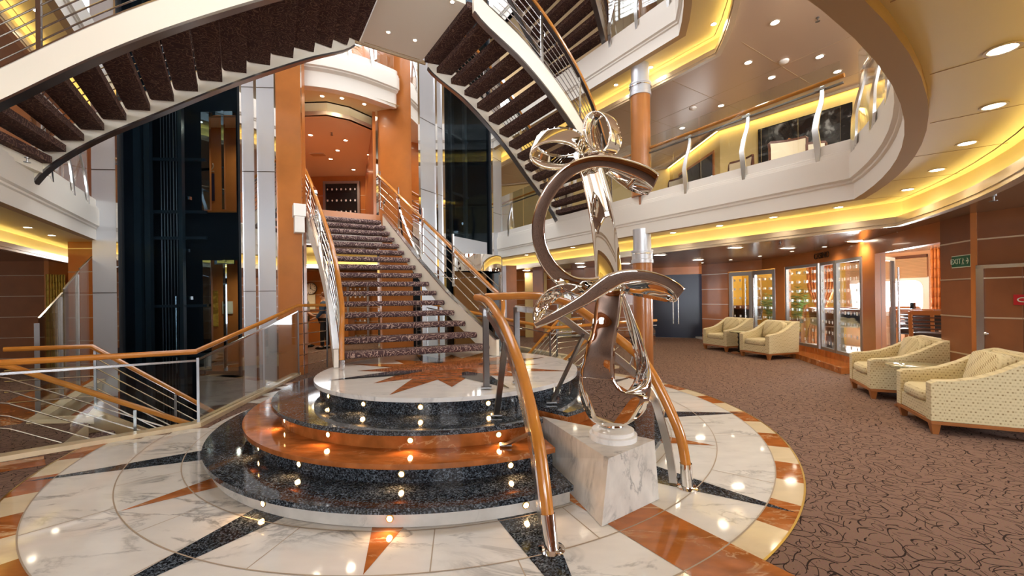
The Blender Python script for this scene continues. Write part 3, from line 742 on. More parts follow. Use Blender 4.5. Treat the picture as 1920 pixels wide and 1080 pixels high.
# drop: broad bowl at the foot, left limb climbing to the waist, right limb folding back up to it
kd = (-.08, .00038, 690)
ribbon('drop_bowl', tilt([(1126, 799), (1108, 787), (1096, 769), (1088, 745), (1086, 722), (1087, 706)], *kd), tilt([(1170, 799), (1190, 787), (1205, 769), (1216, 745), (1172, 735), (1153, 712)], *kd), 8, cross=.002)
ribbon('drop_limb', tilt([(1087, 706), (1089, 692), (1100, 648), (1112, 600), (1119, 545)], *kd), tilt([(1153, 712), (1152, 700), (1153, 650), (1161, 600), (1168, 540)], *kd), 8, cross=.012, m='wavy')
ribbon('drop_back', [(1172, 797, D+.02), (1207, 774, D), (1220, 732, D-.04), (1218, 688, D-.02), (1205, 640, D+.04), (1188, 595, D+.10), (1166, 545, D+.10)],
       [(1160, 790, D+.02), (1172, 772, D), (1158, 740, D-.03), (1180, 730, D+.08), (1194, 690, D+.16), (1181, 630, D+.20), (1160, 548, D+.16)], 8, cross=-.02)
ribbon('stalk', tilt([(1119, 552), (1117, 510), (1112, 450), (1103, 390), (1092, 340), (1079, 300)], -.04, -.00085, 552),
       tilt([(1168, 552), (1165, 500), (1157, 440), (1146, 385), (1134, 340), (1122, 296)], -.04, -.00085, 552), 8, cross=-.022)
ribbon('stalk_edge', tilt([(1119, 552), (1117, 510), (1112, 450), (1103, 390), (1092, 340)], -.04, -.00085, 552), tilt([(1122, 552), (1120, 510), (1115, 450), (1106, 390), (1094, 340)], .05, -.00085, 552), 8)
def barrel(nm, c, rx, ry, a0, a1, dx, dy, D0, dD, lean=0.0, n=22, dep=.12):
    ea, eb = [], []
    for i in range(n+1):
        a = R(a0+(a1-a0)*i/n); x, y = c[0]+rx*math.cos(a)+lean*math.sin(a), c[1]-ry*math.sin(a)
        q = D0+dD*math.cos(a)
        ea.append((x, y, q)); eb.append((x+dx, y+dy, q+dep))
    return ribbon(nm, ea, eb, 2, cross=.004)
barrel('left_curl', (1039, 293), 46, 26, 392, 15, 11, -29, D-.10, .06)
ribbon('left_curl_tail', [(1079, 279, D-.04), (1092, 296, D), (1079, 302, D+.17)], [(1086, 249, D+.08), (1108, 268, D+.12), (1122, 297, D+.18)], 8)
barrel('right_curl', (1118, 246), 24, 38, 265, -72, 23, 8, D+.02, .05, lean=-4)
ribbon('right_curl_tail', [(1124, 284, D+.05), (1106, 286, D+.08), (1092, 292, D+.15)], [(1150, 290, D+.15), (1126, 304, D+.14), (1112, 308, D+.17)], 8)
# big open ring with its folded right end
kr = (-.33, .00115, 291, .0003)
ribbon('ring', tilt([(1236, 326), (1214, 311), (1180, 299), (1140, 291), (1100, 293), (1060, 309), (1027, 342), (1005, 385), (997, 430), (1004, 475), (1024, 513), (1058, 545), (1098, 562), (1122, 566)], *kr),
       tilt([(1224, 354), (1205, 339), (1176, 326), (1142, 316), (1108, 316), (1075, 330), (1047, 357), (1027, 393), (1021, 430), (1028, 465), (1046, 495), (1074, 517), (1104, 521), (1124, 518)], *kr), 6, cross=.003)
ribbon('ring_fold', tilt([(1224, 354), (1205, 339), (1176, 326), (1146, 316)], *kr), [(1214, 366, D-.14), (1192, 361, D-.06), (1166, 347, D+.0), (1136, 322, D+.02)], 8, cross=-.02)
# wave: a band sweeping from the left tip, over the waist, to the right tip, with its two folded lips
kw = (-.16, .0009, 530, -.0004)
ribbon('wave', tilt([(1001, 606), (1030, 588), (1062, 570), (1092, 550), (1116, 530), (1140, 514), (1170, 506), (1205, 506), (1240, 514), (1268, 528), (1284, 541)], *kw),
       tilt([(1004, 616), (1037, 603), (1069, 587), (1100, 572), (1126, 557), (1148, 544), (1172, 531), (1206, 527), (1238, 534), (1260, 547), (1268, 562)], *kw), 7, cross=.003)
ribbon('wave_right_lip', tilt([(1160, 534), (1206, 527), (1238, 534), (1258, 546), (1266, 562)], *kw), [(1166, 549, D-.02), (1206, 557, D+.02), (1236, 563, D-.02), (1254, 566, D-.08), (1264, 566, D-.17)], 8, cross=-.02)
ribbon('wave_left_lip', tilt([(1001, 606), (1000, 585), (1012, 558), (1035, 540), (1062, 532), (1090, 538)], *kw), [(1012, 598, D-.06), (1024, 585, D+.0), (1034, 570, D+.05), (1050, 556, D+.08), (1070, 548, D+.08), (1092, 546, D+.06)], 8, cross=-.02, m='rippled')
# ================================================================ walls around the hall
zc = zc4
Q = [(6.3, 2.6), (5.26, 4.67), (5.91, 6.7), (6.04, 7.09), (6.45, 8.72), (6.57, 10.8), (5.75, 12.45)]
SZ = (.21, .65, 1.09, 1.53, 1.97)
def panelwall(name, A, B, z0=0.0, z1=zc, strips=SZ, m=None, t=.10, sm=None):
    # panelled wall from A to B, facing the left of A->B
    b = MB().wall(B, A, z0, z1, t)
    d = Vector((B[0]-A[0], B[1]-A[1])).normalized(); n = Vector((-d.y, d.x))*.006
    for z in strips:
        if z0 < z < z1: b.wall((B[0]+n.x, B[1]+n.y), (A[0]+n.x, A[1]+n.y), z, z+.016, .02, 1)
    return st(name, b, [m or M['panel_dark'], sm or M['strip']])
def q2(px, i): return onl(px, Q[i], Q[i+1])
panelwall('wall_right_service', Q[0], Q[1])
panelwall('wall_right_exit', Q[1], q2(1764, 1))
panelwall('wall_right_far', q2(1365, 5), Q[6], m=M['panel'])
b = MB()
for A, B in ((q2(1764, 1), Q[2]), (Q[2], Q[3]), (Q[3], Q[4]), (Q[4], q2(1455, 4)), (q2(1455, 4), Q[5]), (Q[5], q2(1365, 5))): b.wall(B, A, 2.02, zc, .12)
st('wall_right_header', b, M['panel'])
b = MB().wall(q2(1617.5, 2), q2(1641, 1), 0, 2.02, .14).wall(q2(1454, 4), q2(1471, 4), 0, 2.02, .14).box((Q[1][0]-.005, Q[1][1], zc/2), (.05, .05, zc), 0, .6)
st('wall_right_piers', b, M['panel'])
# stone step and plinth strip below the glazed front
b = MB(); P = [q2(1617, 3), Q[4], q2(1472, 4)]; P2 = [(p[0]-.42, p[1]-.05) for p in P]
b.prism(P+P2[::-1], 0, .10, 1)
for A, B in zip(P, P[1:]): b.wall(B, A, 0, .22, .14)
st('baseboard_casino', b, [M['orange'], M['orange']])
# glazed front: three panes, then a pair of doors, then the open doorway
M['frame_steel'] = mat('door_frame_steel', (.38, .36, .35), .42, metal=.8)
def glazed(name, label, cat, A, B, z0, z1, fr=.05, decal=True, cols=4, rows=8, handle=None, grp=None, inset=0.0):
    t = thing(name, label, cat, ((A[0]+B[0])/2, (A[1]+B[1])/2, z0), 0, grp)
    A, B = Vector(A), Vector(B); d = (B-A).normalized(); n = Vector((-d.y, d.x)); L = (B-A).length
    def pt(u, w=0.0): p = A+d*u+n*w; return (p.x, p.y)
    f = MB()
    for u0, u1, a, c in ((0, fr, z0, z1), (L-fr, L, z0, z1), (fr, L-fr, z0, z0+fr*1.2), (fr, L-fr, z1-fr*1.2, z1)): f.wall(pt(u1), pt(u0), a, c, .06)
    mk('frame', f, M['frame_steel'], t)
    mk('pane', MB().wall(pt(L-fr, -.02), pt(fr, -.02), z0+fr, z1-fr, .012), M['glass'], t)
    if decal:
        g = MB()
        for i in range(cols):
            for j in range(rows):
                u = fr+(L-2*fr)*(i+.5)/cols; z = z0+fr*1.2+(z1-z0-2.4*fr)*(j+.5)/rows; h = .030
                c = pt(u, -.005); S_ = [(-h*.8, -h), (h*.8, -h), (h*.8, h), (-h*.8, h)] if (i+j) % 2 else [(0, -h*1.35), (h*.85, 0), (0, h*1.35), (-h*.85, 0)]
                g.add([(c[0]+d.x*x, c[1]+d.y*x, z+y) for x, y in S_], [(0, 1, 2, 3)])
                if (i+j) % 2: g.add([(c[0]+d.x*x*.35+n.x*.001, c[1]+d.y*x*.35+n.y*.001, z+y*.4) for x, y in S_], [(0, 1, 2, 3)], 1)
        mk('card_suit_pattern', g, [M['decal'], M['decal_grey']], t)
    if handle:
        for u in handle:
            c = pt(u, .07); g = MB().tube([c+(z0+.25,), c+(z0+1.75,)], .016, 0, 8)
            for z in (.45, 1.5): g.tube([c+(z0+z,), pt(u, 0)+(z0+z,)], .010, 0, 6)
            mk('handle', g, M['steel'], t)
    return t
M['decal'] = mat('frosted_white', (.9, .9, .9), .6, emit=(1, 1, 1), es=.0); M['decal_grey'] = mat('frosted_grey', (.45, .45, .47), .6)
glazed('casino_glazing', 'casino glass panel beside the right pier, rightmost of the three under the sign', 'glass panel', q2(1615, 3), q2(1566, 3), .22, 2.02)
glazed('casino_glazing', 'middle casino glass panel with white card-suit dots under the sign', 'glass panel', q2(1565, 3), (Q[4][0]-.01, Q[4][1]-.12), .22, 2.02)
glazed('casino_glazing', 'casino glass panel beside the left pier, nearest to the double doors', 'glass panel', (Q[4][0]-.005, Q[4][1]-.06), q2(1472, 4), .22, 2.02)
hA, hB = q2(1453, 4), q2(1411, 5); L1_ = math.dist(hA, hB)
glazed('glass_door', 'right leaf of the closed casino double doors behind the far armchairs', 'door', q2(1453, 4), q2(1411, 5), .06, 2.0, .09, True, 3, 7, (L1_-.14,))
glazed('glass_door', 'left leaf of the closed casino double doors, plain yellow wall behind it', 'door', q2(1410, 5), q2(1367, 5), .06, 2.0, .09, True, 3, 7, (.14,))
glazed('glass_door', 'open glass casino door with a long steel handle, swung inward beside the pier', 'door', (6.55, 7.02), (5.98, 6.66), .06, 1.98, .05, False, handle=(.12,))
glazed('glass_door', 'folded second leaf of the open casino door, seen edge-on at the pier', 'door', (6.28, 7.03), (6.06, 6.86), .06, 1.98, .05, False)
# back wall with the navy doors and the far lobby walls
panelwall('wall_back_right', (6.1, 13.0), (4.55, 13.6), 2.04, zc, (), M['panel'])
def plain(nm, lab, A, B, hs):
    t = thing(nm, lab, 'door', ((A[0]+B[0])/2, (A[1]+B[1])/2, 0)); d = (Vector(B)-Vector(A)).normalized(); n = Vector((-d.y, d.x))
    mk('leaf', MB().wall(B, A, .01, 2.04, .05), M['navy'], t)
    for k, u in enumerate(hs):
        p = Vector(A)+d*u+n*.06; mk('handle', MB().tube([(p.x, p.y, .45), (p.x, p.y, 1.75)], .018).box((p.x-n.x*.03, p.y-n.y*.03, .6), (.02, .06, .02)).box((p.x-n.x*.03, p.y-n.y*.03, 1.6), (.02, .06, .02)), M['steel'], t)
mA, mB = (6.02, 13.03), (4.58, 13.59); mM = lerp(mA, mB, .5)
plain('navy_door', 'right half of the dark navy doors beside the brown wall', mA, mM, (.70,))
plain('navy_door', 'left half of the dark navy doors next to the column', mM, mB, (.08,))
panelwall('wall_back_far', (4.55, 13.6), (-.6, 14.8), 0, zc+.02, SZ, M['panel'])
st('wall_back_pale', MB().wall((1.2, 14.1), (.45, 14.15), 0, 2.2, .1).wall((2.0, 13.9), (1.55, 14.0), 0, 2.2, .1), M['wallpale'])
st('column_brown', MB().wall((1.0, 12.8), (.70, 12.85), 0, zc, .4).wall((2.85, 13.2), (2.35, 13.3), 0, zc, .3).box((-.08, 12.05, .6), (.34, .3, 3.4), 0, .5), M['panel_dark'])
g = glazed('lobby_glazing', 'distant lobby glass with white dots seen behind the far arched handrail', 'glass panel', (3.2, 13.4), (1.5, 13.75), .05, 2.0, .05, True, 9, 9)
# lobby behind the main stair, both decks
panelwall('wall_lobby', (-2.6, 13.3), (-8.8, 13.3), -.02, zc, SZ, M['panel'])
panelwall('wall_upper_lobby', (-2.2, 13.2), (-9.2, 13.2), Z5-.05, 9.5, [Z5+z for z in (.2, .62, 1.05, 1.5)], M['panel'])
st('wall_upper_lobby_side', MB().wall((-3.0, 9.3), (-4.6, 13.3), Z5, 9.5, .1).wall((-7.4, 13.3), (-4.1, 7.75), Z5, 9.5, .1), M['panel'])
M['lobby_ceiling'] = mat('lobby_ceiling', (.80, .66, .47), .4)
BAL = spl([(-4.28, 7.84, 0), (-4.20, 7.90, 0), (-3.62, 8.05, 0), (-3.04, 8.38, 0), (-2.53, 8.87, 0), (-2.45, 9.0, 0)], 5); BALp = [(p.x, p.y) for p in BAL]
Z6 = Z5+PITCH
balc = [(.35, Z6-.64), (.10, Z6-.70), (0.03, Z6-.70), (.03, Z6-.40), (.01, Z6-.375), (-.02, Z6-.35), (-.02, Z6-.33), (-.05, Z6-.31), (-.05, Z6-.05), (-.03, Z6-.04), (-.03, Z6), (0, Z6+.02), (0, Z6+.10), (.12, Z6+.10)]
st('trim_10', MB().sweep(BALp, balc), M['paint'], ang=20)
TRM = [(-4.62, 8.74), (-4.40, 8.78), (-3.9, 8.76), (-3.5, 9.02), (-3.05, 9.75)]
st('ceiling_lobby_soffit', MB().strip([(p[0], p[1], Z6-.64) for p in [(-4.9, 8.0), (-4.3, 7.95), (-3.6, 8.1), (-3.0, 8.45), (-2.4, 9.0)]], [(p[0], p[1], Z6-.64) for p in TRM]).sweep(TRM, [(.06, Z6-.64), (.06, zc5+.02)]), M['soffit'], ang=20)
st('trim_11', MB().sweep(TRM, [(.06, zc5+.05), (0, zc5+.08), (0, zc5), (.08, zc5)]), M['strip'], ang=20)
st('ceiling_lobby', MB().prism([(p[0], p[1]+.03) for p in TRM]+[(-2.0, 14), (-9.5, 14), (-9.5, 9)], zc5, zc5+.04), M['lobby_ceiling'])
b = MB().prism([(-4.4, 8.6), (-2.9, 9.2), (-2.3, 14), (-9.3, 14)], Z6-.05, Z6-.02); st('floor_top_lobby', b, M['carpet'])
glazed('glass_door', 'dark glazed lobby door at the head of the main stair', 'door', (-4.82, 13.1), (-5.98, 13.1), Z5, Z5+1.95, .07, True, 7, 5)
st('wall_lobby_glass_back', MB().wall((-4.82, 13.18), (-5.98, 13.18), Z5, Z5+1.95, .01), M['dark'])
glazed('glass_door', 'lobby glass door seen between the treads of the main stair', 'door', (-4.55, 13.05), (-5.25, 13.05), 0, 1.9, .06, True, 4, 7)
st('wall_lobby_cove', MB().wall((-3.0, 11.2), (-8.2, 10.2), zc, zc+.30, .08), M['soffit'])
mk('cove_lamp', MB().wall((-3.0, 11.08), (-8.2, 10.08), zc+.005, zc+.02, .04), M['yellow'], label='yellow cove lighting strip in the lobby seen under the stair landing', cat='cove light')
# far left: wall, pier and curtain beyond the left well
panelwall('wall_left_back', (-8.1, 9.9), (-9.9, 9.3), 0, zc, SZ, M['panel'])
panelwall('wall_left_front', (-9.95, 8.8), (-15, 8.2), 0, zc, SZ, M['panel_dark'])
panelwall('wall_left_pier', (-7.58, 7.95), (-8.52, 7.9), 0, 2.56, SZ+(2.42,), M['panel'])
st('column_left', MB().box((-9.93, 9.05, 1.14), (.10, .55, 2.28)), M['panel'])
panelwall('wall_left_lobby', (-7.4, 13.5), (-7.4, 8.2), 0, zc, SZ, M['panel'])
panelwall('wall_left_far', (-7.4, 10.6), (-9, 10.3), 0, zc, SZ, M['panel'])
# outer shell behind the camera and on the upper decks; its front windows are added as fill light
panelwall('wall_front', W2(9.0, -16), W2(9.0, 16), 0, zc, SZ, M['panel'])
panelwall('wall_front_upper', W2(7.5, -14), W2(7.5, 14), Z5, zc5, [Z5+z for z in SZ], M['panel'])
panelwall('wall_left_side', W2(-9, -10.5), W2(9, -10.5), 0, zc, SZ, M['panel'])
LW_ = [(10.2, 3.6), (6.72, 7.85), (5.05, 9.9), (4.96, 12.8), (-.4, 14.6), (-4, 14.6)]
b = MB()
for A, B in zip(LW_, LW_[1:]): b.wall(B, A, Z5, zc5, .1)
st('wall_lounge', b, M['wallpale'])
vb = MB().sweep(LW_, [(.13, zc5+.0), (.13, zc5-.05), (.15, zc5-.05), (.15, zc5)]); st('trim_12', vb, M['tan'])
mk('cove_lamp', MB().sweep(LW_[:4], [(.03, zc5-.004), (.10, zc5-.004)]), M['lounge_lamp'] if 'lounge_lamp' in M else M['yellow'], label='yellow cove lighting strip along the top of the lounge wall above the painting', cat='cove light')
b = MB()
for A, B in ((W2(6.5, -9.5), W2(-6, -9.5)), (W2(-6, -9.5), W2(-7.5, -4.8)), (W2(-7.5, -4.8), (-7.2, 7.75))): b.wall(A, B, Z5, zc5, .1)
st('wall_left_upper', b, M['panel'])
b = MB()
for A, B in ((W2(5, -9), W2(-6.5, -9)), (W2(-6.5, 9), W2(6, 9)), (W2(6.5, 10), W2(6.5, -10))): b.wall(A, B, Z6, Z6+2.2, .1)
st('wall_top_deck', b, M['panel'])
# structural columns
def column(c, z0, z1, lab):
    b = MB().lathe([(0, z0), (.175, z0), (.175, z1-.62), (0, z1-.62)], (c[0], c[1], 0), 28, 0)
    b.lathe([(.165, z1-.62), (.195, z1-.62), (.195, z1-.56), (.185, z1-.55), (.185, z1-.42), (.195, z1-.415), (.195, z1-.385), (.160, z1-.38), (.160, z1)], (c[0], c[1], 0), 28, 1)
    b.lathe([(.196, z1-.46), (.200, z1-.46), (.200, z1-.445), (.196, z1-.445)], (c[0], c[1], 0), 28, 2)
    return st('column', b, [M['column_wood'], M['silver'], M['chrome']])
M['column_wood'] = mat('column_wood', (.42, .155, .04), .28, coat=.3, noise=.12, nscale=2.5)
CX = (2.40, 7.55)
column(CX, 0, Z5-.60, 'lower'); column(CX, Z5, Z6-.60, 'upper'); column((2.6, 7.7), Z6, Z6+2.3, 'top')
# ================================================================ casino behind the glass
CB = [(10.6, 3.0), (9.4, 6.2), (8.6, 10.6), (7.6, 13.6), (5.8, 13.6)]
M['peach'] = mat('peach_wall', (.72, .40, .22), .6); M['cwhite'] = mat('casino_ceiling', (.85, .80, .74), .6); M['gold'] = mat('yellow_wall', (.78, .48, .07), .6, noise=.15, nscale=2)
M['cfloor'] = mat('casino_floor', (.68, .66, .66), .35, noise=.15, nscale=3)
wA, wB = onl(1742, CB[1], CB[2]), onl(1597, CB[1], CB[2])
b = MB().wall(CB[1], CB[0], 0, 2.6, .1).wall(wA, CB[1], 0, 2.6, .1).wall(CB[2], wB, 0, 2.6, .1).wall(wB, wA, 0, .86, .1).wall(wB, wA, 1.70, 2.6, .1)
st('wall_casino', b, M['peach'])
st('wall_casino_yellow', MB().wall(CB[3], CB[2], 0, 2.6, .1).wall(CB[4], CB[3], 0, 2.6, .1), M['gold'])
ins = [(p[0]+.12, p[1]) for p in Q]
st('floor_casino', MB().prism(ins[1:]+[CB[4], CB[3], CB[2], CB[1]], .0, .055), M['cfloor'])
st('ceiling_casino', MB().prism(ins[1:]+[CB[4], CB[3], CB[2], CB[1]], 2.5, 2.55), M['cwhite'])
M['daylight'] = emitter('window_daylight', (.86, .93, 1), 9.0)  # shared by the real casino window and the added fill windows
d = (Vector(wB)-Vector(wA)).normalized(); n = Vector((-d.y, d.x)); LWn = (Vector(wB)-Vector(wA)).length
def rrect(u0, u1, z0, z1, r, k=6):
    P = []
    for cu, cz, a in ((u1-r, z1-r, 0), (u0+r, z1-r, 90), (u0+r, z0+r, 180), (u1-r, z0+r, 270)):
        P += [(cu+r*math.cos(R(a+90*i/k)), cz+r*math.sin(R(a+90*i/k))) for i in range(k+1)]
    return P
o_, i_ = rrect(-.02, LWn+.02, .84, 1.72, .02), rrect(.10, LWn-.10, .94, 1.64, .16)
def wp(u, z, o): p = Vector(wA)+d*u+n*o; return (p.x, p.y, z)
win = MB(); win.strip([wp(u, z, .03) for u, z in o_+o_[:1]], [wp(u, z, .03) for u, z in i_+i_[:1]]).strip([wp(u, z, .03) for u, z in i_+i_[:1]], [wp(u, z, -.08) for u, z in i_+i_[:1]])
win.box(wp(LWn*.56, 1.3, .02), (.03, .03, .75), 1)
o2 = len(win.v); win.v += [wp(u, z, -.07) for u, z in i_]; win.f.append(list(range(o2, o2+len(i_)))); win.m.append(2)
st('window_1', win, [M['paint'], M['panel_dark'], M['daylight']])
# ================================================================ upper deck openings
def opening(name, A, B, z0, z1, light):
    d = (Vector(B)-Vector(A)).normalized(); n = Vector((-d.y, d.x))*.02; b = MB()
    b.wall((B[0]+n.x, B[1]+n.y), (A[0]+n.x, A[1]+n.y), z0, z1, .03, 0)
    f = .07
    a2, b2 = lerp(A, B, f/math.dist(A, B)), lerp(B, A, f/math.dist(A, B)); n2 = n*1.3
    b.wall((b2[0]+n2.x, b2[1]+n2.y), (a2[0]+n2.x, a2[1]+n2.y), z0, z1-f, .02, 1)
    n3 = n*1.6
    b.wall((b2[0]+n3.x, b2[1]+n3.y), (a2[0]+n3.x, a2[1]+n3.y), z0+.35, z0+light, .02, 2)
    return st(name, b, [M['panel'], M['navy'], M['blinds_lit']])
M['blinds_lit'] = emitter('lit_blinds', (.85, .92, 1), 1.6)
opening('window_2', onl(1343, LW_[2], LW_[3]), onl(1276, LW_[2], LW_[3]), Z5, Z5+1.75, 1.15)
opening('window_3', onl(1262, LW_[3], LW_[4]), onl(1238, LW_[3], LW_[4]), Z5, Z5+1.4, .9)
# unseen windows added behind the camera as front fill for stairs and hall
for k, (l, ww) in enumerate(((-9, 2.6), (-4.5, 2.6), (4.5, 2.6), (9, 2.6))):
    b = MB().box(W(8.97, l, 1.25), (.05, ww, 1.3), 0, AX).box(W(8.93, l, 1.25), (.05, ww-.16, 1.14), 1, AX)
    st('window_%d' % (4+k), b, [M['panel_dark'], M['daylight']])
for k, l in enumerate((-7, -2.4, 2.4, 7)):  # upper-deck fill windows, likewise added to light the upper flights
    b = MB().box(W(7.47, l, Z5+1.1), (.05, 2.8, 1.5), 0, AX).box(W(7.43, l, Z5+1.1), (.05, 2.64, 1.34), 1, AX)
    st('window_%d' % (8+k), b, [M['panel_dark'], M['daylight']])
def fill_glow(e, l, z, en, w_=2.4, h_=1.1):  # fill lamp set before each added window, brightening surfaces that face the camera
    L_ = bpy.data.lights.new('window_and_fill_glow', 'AREA'); L_.shape = 'RECTANGLE'; L_.size = w_; L_.size_y = h_; L_.energy = en; L_.color = (.90, .95, 1)
    o = bpy.data.objects.new('window_and_fill_glow', L_); COL.objects.link(o); o.location = W(e, l, z)
    o.rotation_euler = Vector((E1[0], E1[1], 0)).to_track_quat('Z', 'Y').to_euler()
for l in (-9, -4.5, 4.5, 9): fill_glow(8.86, l, 1.25, 42)
for l in (-7, -2.4, 2.4, 7): fill_glow(7.36, l, Z5+1.1, 48)
# ================================================================ armchairs and side tables
def fabric(name):
    m, N, L, b = newmat(name); tc = N.new('ShaderNodeTexCoord'); sp = N.new('ShaderNodeSeparateXYZ'); L.new(tc.outputs['Object'], sp.inputs[0])
    x, y, z = sp.outputs
    u = math_n(N, L, 'MULTIPLY', math_n(N, L, 'ADD', x, y), 30.0)
    v = math_n(N, L, 'MULTIPLY', math_n(N, L, 'ADD', z, math_n(N, L, 'MULTIPLY', math_n(N, L, 'SUBTRACT', x, y), .0)), 34.0)
    hz = math_n(N, L, 'MULTIPLY', math_n(N, L, 'SUBTRACT', x, y), 17.0); v = math_n(N, L, 'ADD', v, math_n(N, L, 'ROUND', hz))
    row_ = math_n(N, L, 'FLOOR', v); off = math_n(N, L, 'MULTIPLY', math_n(N, L, 'MODULO', row_, 2.0), .5)
    fu = math_n(N, L, 'SUBTRACT', math_n(N, L, 'FRACT', math_n(N, L, 'ADD', u, off)), .5); fv = math_n(N, L, 'SUBTRACT', math_n(N, L, 'FRACT', v), .5)
    r = math_n(N, L, 'SQRT', math_n(N, L, 'ADD', math_n(N, L, 'MULTIPLY', fu, fu), math_n(N, L, 'MULTIPLY', fv, fv)))
    dot = math_n(N, L, 'LESS_THAN', r, .21); rim = math_n(N, L, 'LESS_THAN', math_n(N, L, 'ABSOLUTE', math_n(N, L, 'SUBTRACT', r, .33)), .045)
    alt = math_n(N, L, 'GREATER_THAN', math_n(N, L, 'MODULO', math_n(N, L, 'ABSOLUTE', row_), 3.0), .5)
    f = math_n(N, L, 'MULTIPLY', dot, math_n(N, L, 'SUBTRACT', 1.0, math_n(N, L, 'MULTIPLY', alt, .55)))
    c = mixc(N, L, f, (.70, .60, .36), (.29, .195, .08)); c = mixc(N, L, math_n(N, L, 'MULTIPLY', rim, .55), c, (.58, .47, .24))
    L.new(c, b.inputs['Base Color']); b.inputs['Roughness'].default_value = .85; b.inputs['Sheen Weight'].default_value = .2
    return m
M['fabric'] = fabric('dotted_cream_fabric'); M['legwood'] = mat('chair_leg_wood', (.36, .13, .035), .35, noise=.1)
def bev(o, w=.02, s=3):
    m_ = o.modifiers.new('soft_edges', 'BEVEL'); m_.width = w; m_.segments = s; m_.limit_method = 'ANGLE'; m_.angle_limit = R(40); return o
def prof_y(mb, P, y0, y1, m=0):
    # P: outline in x-z, extruded from y0 to y1
    tri = geometry.tessellate_polygon([[Vector((x, z, 0)) for x, z in P]]); n = len(P); o = len(mb.v)
    mb.v += [(x, y0, z) for x, z in P]+[(x, y1, z) for x, z in P]
    for t in tri: mb.f.append([o+i for i in t]); mb.m.append(m); mb.f.append([o+n+i for i in t][::-1]); mb.m.append(m)
    for i in range(n): j = (i+1) % n; mb.f.append([o+i, o+j, o+n+j, o+n+i]); mb.m.append(m)
    return mb
def soft_box(c, d, puff=.02, n=6):
    # cushion: a box whose big faces bulge
    mb = MB(); rings = []
    for k in range(n+1):
        t = k/n*2-1; z = c[2]+d[2]/2*t; s = (1-abs(t)**4*.10)
        ring_ = []
        for i in range(24):
            a = 2*math.pi*i/24; ca, sa = math.cos(a), math.sin(a); q = (abs(ca)**6+abs(sa)**6)**(-1/6)
            ring_.append((c[0]+d[0]/2*ca*q*s, c[1]+d[1]/2*sa*q*s, z))
        rings.append(ring_)
    mb.loft(rings)
    return mb
def armchair():
    t = thing('armchair', 'x', 'armchair', (0, 0, 0), 0, 'armchairs along the casino wall')
    top = [(.40, .50), (.36, .525), (.22, .535), (.06, .57), (-.10, .64), (-.24, .725), (-.33, .775), (-.40, .79)]
    for s in (-1, 1):
        P = [(.40, .135)]+top+[(-.44, .79), (-.40, .135)]
        mb = prof_y(MB(), P, s*.285, s*.385); bev(mk('arm', mb, M['fabric'], t, local=True), .022)
    mb = prof_y(MB(), [(-.26, .135), (-.27, .40), (-.335, .765), (-.36, .79), (-.44, .79), (-.40, .135)], -.29, .29); bev(mk('backrest', mb, M['fabric'], t, local=True), .02)
    mb = MB().box((.05, 0, .21), (.68, .572, .15)); bev(mk('seat_base', mb, M['fabric'], t, local=True), .012)
    o = mk('seat_cushion', soft_box((.085, 0, .345), (.66, .560, .125)), M['fabric'], t, local=True, ang=80)
    o = mk('back_cushion', soft_box((0, 0, 0), (.40, .50, .15)), M['fabric'], t, local=True, ang=80)
    o.location = (-.19, 0, .585); o.rotation_euler = (0, R(-104), 0)
    bev(mk('base_rail', MB().box((0, 0, .117), (.80, .77, .036)), M['legwood'], t, local=True), .004, 1)
    for sx in (-1, 1):
        for sy in (-1, 1):
            mk('leg', MB().loft([[(sx*.355+a*.022, sy*.335+b_*.022, 0) for a, b_ in ((-1, -1), (1, -1), (1, 1), (-1, 1))], [(sx*.36+a*.036, sy*.342+b_*.036, .10) for a, b_ in ((-1, -1), (1, -1), (1, 1), (-1, 1))]]), M['legwood'], t, local=True)
    return t
ac = armchair()
ARM = [((4.60, 4.20), 155.5, 'nearest cream dotted armchair at the right edge, beside the marble side table'),
       ((5.19, 5.57), 156.5, 'cream dotted armchair behind the side table, in front of the open casino doorway'),
       ((5.62, 9.04), 196, 'far cream armchair in front of the glass casino panels, right of its pair'),
       ((5.40, 10.35), 197, 'farthest cream armchair beside the brown wall, left of its pair')]
for i, (c, a, lab) in enumerate(ARM):
    if i == 0: ac.location = c+(0.0,); ac.rotation_euler = (0, 0, R(a)); ac['label'] = lab
    else: dup(ac, c+(0.0,), R(a), lab)
M['onyx'] = marble('green_onyx', (.46, .44, .27), (.30, .16, .07), 5, 12, .8, .08, .25)
def side_table(c, r, lab):
    t = thing('side_table', lab, 'side table', c+(0.0,), 0, 'round side tables between the armchairs')
    mk('table_top', MB().lathe([(0, .485), (r-.02, .485), (r, .495), (r, .515), (r-.015, .522), (0, .522)], (0, 0, 0), 40), M['onyx'], t, local=True)
    mk('stem', MB().lathe([(.05, .02), (.05, .06), (.035, .08), (.05, .14), (.033, .2), (.05, .26), (.033, .32), (.05, .38), (.035, .44), (.09, .485)], (0, 0, 0), 18), M['black'], t, local=True)
    mk('base', MB().lathe([(0, 0), (.19, 0), (.19, .014), (.06, .03), (0, .03)], (0, 0, 0), 28), M['panel_dark'], t, local=True)
    return t
side_table((4.83, 4.94), .27, 'round green marble side table between the two nearest armchairs')
side_table((5.34, 9.66), .22, 'small round side table between the two far armchairs')
